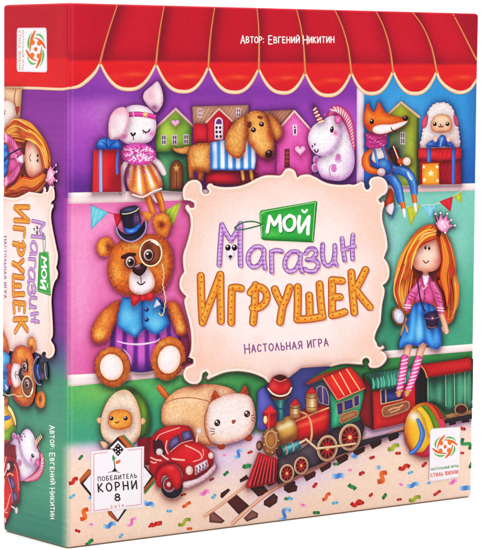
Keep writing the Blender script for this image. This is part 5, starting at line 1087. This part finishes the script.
# ------------------------------------------------------------------ labels
def logo(F, quad, rot=False):
    """white publisher label: four orange figures spinning round a dot; quad = TL,TR,BR,BL of the label read upright"""
    p = Pic('publisher_label', F, label='white label with orange swirling figures', mat=M_STICK)
    Hm = homog([(0, 0), (1, 0), (1, 1.75), (0, 1.75)], quad)
    A = lambda pts: [(*happly(Hm, [(x, y)])[0], 0) for x, y in pts]
    rr = []; r = .09
    for cx_, cy_, a0 in ((1-r, r, -90), (1-r, 1.75-r, 0), (r, 1.75-r, 90), (r, r, 180)):
        for k in range(4): a = math.radians(a0+k*30); rr.append((cx_+r*math.cos(a), cy_+r*math.sin(a)))
    o = np.array([q[:2] for q in A(rr)]); p.fill(o, 'f8eef4', 'd8b8c8', .5, n=.01)
    sc = abs(quad[1][0]-quad[0][0])+abs(quad[1][1]-quad[0][1]); sc /= 32.
    if rot: sc *= .62
    else: sc *= .78
    g = p.sub('swirl_emblem')
    cx_, cy_ = .49, .64; SY = .95
    def R(x, y, a):
        a = math.radians(a); kx, ky = (.80, 1.1) if rot else (.76, .94); x, y = (x*kx, y*kx); y2 = 0; return (cx_+x*math.cos(a)-y*math.sin(a), cy_+(x*math.sin(a)+y*math.cos(a))*(SY if not rot else 1.3))
    for a in (0, 90, 180, 270):
        g.rib(A([R(*q, a) for q in ((-.40, -.02), (-.41, -.2), (-.33, -.37), (-.22, -.46))]), [.5*sc, 1.3*sc, .8*sc, .3*sc], '6cae5c')
        g.rib(A([R(*q, a) for q in ((-.32, .07), (-.29, -.12), (-.2, -.33), (-.03, -.52))]), [.35*sc, 1.0*sc, 1.5*sc, .7*sc], 'e86a2a')
        x, y = A([R(-.17, -.19, a)])[0][:2]; at(); g.fill(ring(x, y, 2.6*sc, 3.0*sc), 'ee7a2e', None, n=0, gs=1)
    x, y = A([(cx_, cy_)])[0][:2]; g.fill(ring(x, y, 1.9*sc, 2.5*sc), 'ec6c2c', None, n=0, gs=1)
    if not rot:
        a, b = A([(.06, 1.38), (.95, 1.38)]); text(p, 'НАСТОЛЬНЫЕ ИГРЫ', a[0], a[1], b[0], b[1], 2.1, .28, '6c9c6c', gap=.3)
        a, b = A([(.06, 1.60), (.95, 1.60)]); text(p, 'СТИЛЬ ЖИЗНИ', a[0], a[1], b[0], b[1], 3.3, .4, 'e0746a', gap=.35)
    else:
        a, b = A([(.06, 1.42), (.95, 1.42)]); text(p, 'НАСТОЛЬНЫЕ ИГРЫ', a[0], a[1], b[0], b[1], 1.4, .3, 'a8b8a0', gap=.3)
        a, b = A([(.06, 1.63), (.95, 1.63)]); text(p, 'СТИЛЬ ЖИЗНИ', a[0], a[1], b[0], b[1], 2.0, .36, 'e8a090', gap=.35)
def award():
    p = Pic('award_label', FRONT, label='white award label with dice, sprout and lettering over a dark edged star', mat=M_STICK); at(80, 430, 6.111)
    p.fill("235,40! 300,110! 235,180! 170,110!", '3c2424', '2c1818', 1); 
    p.fill("235,40! 262,30! 330,105! 300,120!", 'c8703c', '8c4424', 1); p.fill("262,30! 275,28! 345,104! 330,105!", '4a8a5c', None)
    p.fill("5,325! 70,250! 120,325! 70,405!", '3c2424', None); p.fill("5,325! 0,300! 55,235! 80,248! 80,262!", 'c06c38', '8c4424', 1)
    p.fill("235,562! 165,478! 300,470!", '3c2424', None); p.fill("180,520! 165,478! 180,478! 235,550! 228,560!", 'b86434', '8c4424', 1)
    p.fill("458,281! 390,205! 350,290! 390,370!", '3c2424', None); p.fill("458,281! 462,300! 395,378! 388,362!", 'b86434', '8c4424', 1); p.fill("462,300! 464,314! 400,392! 395,378!", '3f7a4c', None)
    p.fill("235,62! 285,112! 185,112!", 'f4e8f0', None); p.fill("24,325! 72,268! 110,325! 72,386!", 'f4e8f0', None); p.fill("235,545! 185,480! 282,472!", 'f4e8f0', None); p.fill("440,281! 392,222! 360,290! 392,350!", 'f4e8f0', None)
    p.fill("70,128! 395,98! 392,470! 72,506!", 'f8eff6', 'e4ccd8', .9, n=.01, gs=2)
    b = p.sub('inner_border')
    for q in ("172,134 88,144! 88,492! 184,480", "300,122 380,113! 378,452! 282,466"): b.rib(q, .38, 'e88c98')
    d = p.sub('dice'); d.fill("236,78! 270,118! 236,160! 202,120!", '2c1c24', None, gs=1.2)
    for x, y in ((236, 96), (236, 119), (236, 142), (220, 112), (252, 112), (222, 130), (251, 130)): d.disc(x, y, .75, 'f4e8ee')
    s = p.sub('sprout'); s.rib("214,250 216,220 212,190", .5, '4a4a3c'); s.fill("205,150 216,168 212,190 200,175", '5a9a64', '3c7448', .5, gs=1); s.fill("222,190 240,182 252,180 246,198 226,206", 'ec7c4c', 'd0583c', .5, gs=1); s.rib("216,180 222,165", .5, '8cb49c')
    s.fill("196,252! 208,240 216,226 224,240 234,250!", '2c2024', None, gs=1); s.rib("176,258 210,252 246,258", .3, '6c5c60')
    text(p, 'ПОБЕДИТЕЛЬ', 80+115/6.111, 430+311/6.111, 80+350/6.111, 430+289/6.111, 4.1, .42, '5c5058', gap=.42)
    text(p, 'КОРНИ', 80+117/6.111, 430+377/6.111, 80+350/6.111, 430+357/6.111, 8.0, .68, '3a2c34', gap=.5)
    text(p, '8', 80+219/6.111, 430+430/6.111, 80+246/6.111, 430+429/6.111, 6.6, .66, '3a2c34')
    text(p, '2019', 80+192/6.111, 430+476/6.111, 80+270/6.111, 430+468/6.111, 2.4, .3, 'dc7484', gap=.7)
def confetti():
    conf = p = Pic('confetti', FRONT, label='small coloured paper confetti scattered over the peach floor')
    cols = {'r': ('de3c2c', '9c2420'), 'b': ('4a7cc8', 'a8c8f0'), 'l': ('7cc0dc', '5aa0c8'), 'g': ('3f9458', '2c6c40'), 'p': ('ea6aac', 'f4a8cc'), 'o': ('ee7838', 'c84c24'), 'y': ('a8b03c', '7c8830')}
    at(60, 450, 4.81)
    def bit(x, y, l, a, k, w=1.4, bend=.25):
        p = conf.sub('confetti_piece')
        X, Y = c(x, y); a = math.radians(a); dx, dy = math.cos(a)*l/2, math.sin(a)*l/2; nx, ny = -math.sin(a)*l*bend, math.cos(a)*l*bend
        c1, c2 = cols[k]
        def fn(x_, y_, C):
            t = ((x_-X)*math.cos(a)+(y_-Y)*math.sin(a))/(l/2+.1); return mix(C, np.tile(rgb(c2), (len(C), 1)), ss(.0, 1.1, np.abs(t)))
        if l > 6:
            p.rib([(X-dx, Y-dy, 0), (X-dx*.3+nx, Y-dy*.3+ny, 0), (X+dx*.3-nx, Y+dy*.3-ny, 0), (X+dx, Y+dy, 0)], w, c1, fn=fn, cap=False)
        else: p.rib([(X-dx, Y-dy, 0), (X+dx, Y+dy, 0)], w, c1, fn=fn)
    for a in ((68, 148, 10, -28, 'r', 1.9, .12), (62, 222, 4, -35, 'l', 1.4), (103, 35, 3.4, -50, 'g', 1.4), (120, 308, 13, -52, 'o', 2.1, .2), (88, 388, 3, 20, 'r', 1.5), (153, 357, 3, 0, 'p', 1.3), (145, 443, 9, -35, 'g', 1.8, .05), (148, 228, 3, -60, 'b', 1.2),
              (243, 360, 13, -5, 'b', 2.0, .12), (297, 412, 3, -50, 'l', 1.4), (348, 345, 12, -38, 'p', 1.4, .15), (432, 258, 11, 35, 'b', 1.9, .15), (460, 357, 11, -2, 'r', 1.8, .1)): bit(*a)
    at(130, 450, 4.81)
    for a in ((140, 352, 7, -3, 'r', 2.1, .05), (103, 360, 4, -50, 'r', 1.2), (192, 293, 3, 0, 'l', 1.4), (275, 262, 9.5, -28, 'o', 1.6, .05), (265, 346, 13.5, -22, 'y', 1.7, .12), (362, 204, 10.5, -12, 'p', 1.9, .1), (406, 222, 3, -50, 'l', 1.5), (465, 112, 3.5, -40, 'g', 1.5), (396, 140, 3, -30, 'r', 1.1), (289, 377, 3, -5, 'o', 1.3), (260, 214, 4, -15, 'r', 1.1)): bit(*a)
    at(210, 440, 4.81)
    for a in ((140, 65, 11, -42, 'b', 1.6, .2), (195, 58, 3, -20, 'r', 1.2), (72, 72, 3, -20, 'p', 1.1), (180, 125, 8, 5, 'g', 2.0, .1), (80, 160, 3.5, -45, 'g', 1.5), (12, 188, 2.4, -30, 'r', 1.2), (22, 270, 3, -40, 'l', 1.3), (35, 13, 2, 0, 'l', .8), (378, 281, 7, 3, 'g', 1.5, .05), (450, 312, 5, 15, 'p', 1.2), (360, 356, 15, -48, 'b', 1.7, .2)): bit(*a)
    at(290, 430, 4.81)
    for a in ((123, 265, 3.4, -50, 'r', 1.6), (178, 320, 10.5, -38, 'o', 1.6, .1), (235, 220, 12, 0, 'b', 2.3, .05), (302, 273, 8.5, 35, 'g', 2.0, .05), (325, 352, 12, 4, 'r', 1.9, .2), (220, 350, 3.5, -10, 'l', 1.5), (65, 360, 4.5, 18, 'p', 1.1), (130, 397, 4, 0, 'g', 1.6), (346, 208, 3, -40, 'r', 1.5), (398, 132, 2.6, -20, 'r', 1.4), (430, 180, 2.6, -20, 'b', 1.5), (447, 228, 13, -45, 'o', 1.9, .22), (392, 315, 2.4, -30, 'o', 1.1), (458, 320, 3.8, -55, 'g', 1.3), (292, 192, 2.4, 0, 'p', 1.1), (225, 163, 3.6, 0, 'g', 1.4), (312, 125, 7, 50, 'b', 1.7, .1), (5, 330, 3, 0, 'l', 1.2), (2, 385, 3.5, 90, 'b', 1.2)): bit(*a)
    at(360, 430, 4.008)
    for a in ((135, 68, 11, -20, 'y', 1.8, .1), (50, 110, 2.6, -20, 'r', 1.4), (77, 149, 2.6, -20, 'b', 1.5), (90, 187, 12.5, -45, 'o', 1.9, .22), (180, 149, 11, -4, 'r', 1.9, .15), (205, 170, 3, -20, 'l', 1.4), (167, 218, 3, 20, 'p', 1.3), (215, 220, 12.5, -8, 'b', 2.0, .08), (260, 138, 3.6, -45, 'r', 1.5), (222, 275, 12, -14, 'y', 1.9, .1), (160, 278, 3, -10, 'r', 1.2), (100, 264, 4, -55, 'g', 1.3), (46, 258, 2.6, -40, 'r', 1.1), (312, 252, 8.5, -32, 'r', 1.4, .02), (278, 212, 2.6, 0, 'b', 1.3), (375, 208, 9, -15, 'p', 1.7, .1), (425, 232, 11.5, -2, 'b', 2.3, .02), (428, 55, 13, 60, 'g', 1.6, .25), (448, 140, 4, -60, 'g', 1.7), (10, 172, 3, -10, 'r', 1.4), (5, 293, 4, -15, 'r', 1.7)): bit(*a)
    at(381, 360, 4.81)
    for a in ((63, 420, 12, -20, 'y', 1.7, .1), (85, 448, 3, 0, 'r', 1.4), (396, 330, 3, 10, 'r', 1.6), (392, 447, 2.4, 0, 'r', 1.1)): bit(*a)
def curls():
    p = Pic('wooden_scroll', FRONT, label='dark curled ornaments at the plaque corners'); at(130, 300, 6.871)
    p.rib("368,442 385,430 402,425 420,428 428,415 420,402 408,402", [1.8, 1.6, 1.5, 1.4, 1.3, 1.0, .5], '6c3038', '3c141c')
# ------------------------------------------------------------------ SIDE pictures
def side_art():
    at(0, 80, 7.857)
    k = Pic('toy_cat', SIDE, label='peach toy cat lying sideways on the narrow side'); 
    k.fill("22,60! 100,70 180,72! 172,180 160,320 150,420! 130,500 22,500!", 'edbb94', 'a86c50', 2.4, b=[(60, 110, 8, 4, 'f6d0b0', .7), (150, 110, 4, 6, 'f3c8a4', .7)])
    k.rib("130,75 118,150 128,205", .5, 'a86c50'); k.rib("22,160 70,162 110,185", .6, 'b0603c')
    e = k.sub('ear'); e.fill("125,215! 150,205 160,225 150,255 138,282!", 'c85028', '84301c', 1.2); e.fill("132,470! 150,465 158,480 140,505!", 'c85028', '84301c', 1)
    h = k.sub('head'); h.fill("15,165! 60,158 95,168 118,200 132,260 138,330 134,400 124,460 105,500 70,528 35,538 15,535!", 'f6e0d4', 'b88478', 1.8, n=.04)
    f = k.sub('face')
    for x, y, r in ((38, 255, 1.6), (60, 492, 1.6)): f.disc(x, y, r, '4c1a1c', '2c0a10', ry=2.6); f.disc(x+3, y-8, .5, 'ffffff')
    f.disc(35, 385, 1.0, '7c3c34', ry=2)
    G = side_copy((395+225/6.871, 205+294/6.871), (306/7.857, 130+222/7.857), (395+222/6.871, 205+457/6.871), (207/7.857, 130+236/7.857))
    girl_side(G)
    PS = ("@0,170,5.5 -5,135! 60,150 110,148 170,118! 210,125 240,128 248,112 245,98! 258,92 265,108 262,128! 275,112 280,92 292,85 306,100 312,130 310,160 298,172 288,190! 300,185 306,200 296,222 292,260 300,320 312,380 322,430 330,470 325,520 "
          "@0,260,5.5 320,40 330,70 325,100 312,120 300,160 294,220 296,270 300,330 302,390 300,420 290,440! 298,452 308,470 312,500 300,530 275,542 258,530! 262,510 250,505 240,520 250,545 @0,340,5.5 230,80 180,62 130,70 60,60 30,55! 20,30 -5,10!")
    plaque(PS, SIDE, (28, 34), (270, 110), .8)
    # title, bear, truck and unicorn: smaller copies of the front pictures, a quarter turn round
    T = side_copy((130+343/4.81, 270+18/4.81), (173/5.5, 170+205/5.5), (290+386/4.81, 270+190/4.81), (90/5.5, 260+392/5.5))
    title(T)
    B = side_copy((105+243/6.871, 240+200/6.871), (182/7.857, 335+310/7.857), (90+275/6.871, 200+50/6.871), (388/7.857, 335+280/7.857))
    bear(B)
    b = Pic('striped_ball', SIDE, label='multicoloured ball at the back edge of the narrow side'); at(0, 400, 7.857)
    b.fill("15,50! 60,40 100,80 125,140 130,200 118,260 90,310 50,340 15,345!", 'f6b830', 'b8641c', 2, b=[(70, 170, 5, 8, 'f8d060', .7)])
    b.fill("15,240! 60,235 110,195 125,215 112,270 85,312 40,325! 15,320!", '8cb438', '4a8838', 2); b.fill("15,305! 50,318 85,305 55,338 15,345!", 'd8402c', None); b.fill("70,40! 100,75 128,150 128,200 100,120 68,70!", 'f8ecd0', 'f0c860', 1.5)
    b.sub('blue_stripe').rib("15,150 45,145 72,135", 2.2, '4a6cb8', '2c4484')
    U = side_copy((300+224/6.871, 100+203/6.871), (263/7.857, 400+437/7.857), (300+98/6.871, 100+312/6.871), (197/7.857, 400+275/7.857))
    unicorn(U)
    K = side_copy((140+118/6.0125, 410+225/6.0125), (62/5.5, 430+200/5.5), (140+287/6.0125, 410+158/6.0125), (84/5.5, 430+368/5.5))
    truck(K)
    t = Pic('author_line', SIDE, label='white author line running down the narrow side')
    text(t, 'АВТОР:', 50.8, 425.5, 51.0, 449, 3.8, .42, 'f6f4f0', big=1.3, gap=.32)
    text(t, 'ЕВГЕНИЙ', 50.9, 453, 51.2, 484, 3.8, .42, 'f6f4f0', big=1.35, gap=.34)
    text(t, 'НИКИТИН', 51.1, 488, 51.3, 518.5, 3.8, .42, 'f6f4f0', big=1.35, gap=.34)
    # publisher label, turned the same way: its top points towards the fold
    logo(SIDE, [(47.4, 27.6), (48.0, 72.4), (17.4, 71.8), (17.6, 28.0)], rot=True)
def girl_side(G):
    girl(G)
    g = Pic.ALL
# ------------------------------------------------------------------ assemble
root = bpy.data.objects.new('board_game_box', None); COL.objects.link(root)
root['label'] = 'square illustrated board game box standing upright, red awning on top and toys on shelves'
root['category'] = 'board game box'
shelves(); awning(); houses(); pennants(); rabbit(); 

left_gift(); dog(); unicorn(); fox(); sheep()
bear(); avocado(); cat()
curls(); 
at(); plaque(PL, FRONT, (285, 105), (280, 105))
title()
track(); train(); girl(); ball(); confetti(); truck(); award()
logo(FRONT, [(430.4, 428.6), (461.2, 426.2), (459.8, 477.2), (429.2, 481.6)])
side_art()
shell = body(); shell.parent = root
for p in Pic.ALL:
    p.build(root)

# ------------------------------------------------------------------ studio: white sweep, lamps, camera
def sweep():
    prof = [(-1.6, 0.), (0.9, 0.)]
    for i in range(1, 17):
        a = math.pi/2*i/16; prof.append((.9+.5*math.sin(a), .5-.5*math.cos(a)))
    prof.append((1.4, 2.6)); V = []; F = []
    for y, z in prof: V += [(-3., y, z), (3., y, z)]
    for i in range(len(prof)-1): F.append((2*i, 2*i+1, 2*i+3, 2*i+2))
    me = bpy.data.meshes.new('white_backdrop'); me.from_pydata(V, [], F)
    m = bpy.data.materials.new('matt_white_paper'); m.use_nodes = True; nt = m.node_tree; b = nt.nodes['Principled BSDF']
    n = nt.nodes.new('ShaderNodeTexNoise'); n.inputs['Scale'].default_value = 40; r = nt.nodes.new('ShaderNodeMapRange')
    r.inputs['To Min'].default_value = .9; r.inputs['To Max'].default_value = .94; nt.links.new(n.outputs['Fac'], r.inputs['Value'])
    cb = nt.nodes.new('ShaderNodeCombineColor')
    for k in ('Red', 'Green', 'Blue'): nt.links.new(r.outputs['Result'], cb.inputs[k])
    nt.links.new(cb.outputs['Color'], b.inputs['Base Color']); b.inputs['Roughness'].default_value = .9
    me.materials.append(m); me.polygons.foreach_set('use_smooth', [True]*len(me.polygons))
    o = bpy.data.objects.new('white_backdrop', me); COL.objects.link(o); o['kind'] = 'structure'; o['label'] = 'seamless white studio sweep under and behind the box'
    yaw = -.6486; o.rotation_euler.z = yaw; o.location = (.1, .05, -.0002)
sweep()
w = bpy.data.worlds.new('World'); SC.world = w; w.use_nodes = True
w.node_tree.nodes['Background'].inputs[0].default_value = (1, 1, 1, 1); w.node_tree.nodes['Background'].inputs[1].default_value = .42
def area(name, loc, target, sx, sy, power, col=(1, 1, 1)):
    l = bpy.data.lights.new(name, 'AREA'); l.shape = 'RECTANGLE'; l.size = sx; l.size_y = sy; l.energy = power; l.color = col
    o = bpy.data.objects.new(name, l); COL.objects.link(o); o.location = loc
    o.rotation_euler = (Vector(target)-Vector(loc)).to_track_quat('-Z', 'Y').to_euler(); return o
area('overhead_softbox', (.0, .1, 2.1), (.1, .25, 0), 2.6, 2.2, 76)
area('front_softbox', (.55, -1.9, 1.1), (.14, 0, .13), 1.1, 1.1, 8)
area('side_softbox', (-2.0, -.1, .9), (0, .03, .13), .8, 1.2, 5)
cam = bpy.data.cameras.new('camera'); co = bpy.data.objects.new('camera', cam); COL.objects.link(co)
co.location = (-13.7499*S, -20.929*S, 4.7532*S); co.rotation_euler = (1.4905, -.0074, -.6486)
cam.sensor_width = 36; cam.sensor_fit = 'HORIZONTAL'; cam.lens = 2541.5/481*36; cam.shift_x = .0014; cam.clip_start = .01; cam.clip_end = 50
SC.camera = co
SC.view_settings.view_transform = 'Standard'; SC.view_settings.look = 'None'; SC.view_settings.exposure = 0; SC.view_settings.gamma = 1
SC.cycles.max_bounces = 6
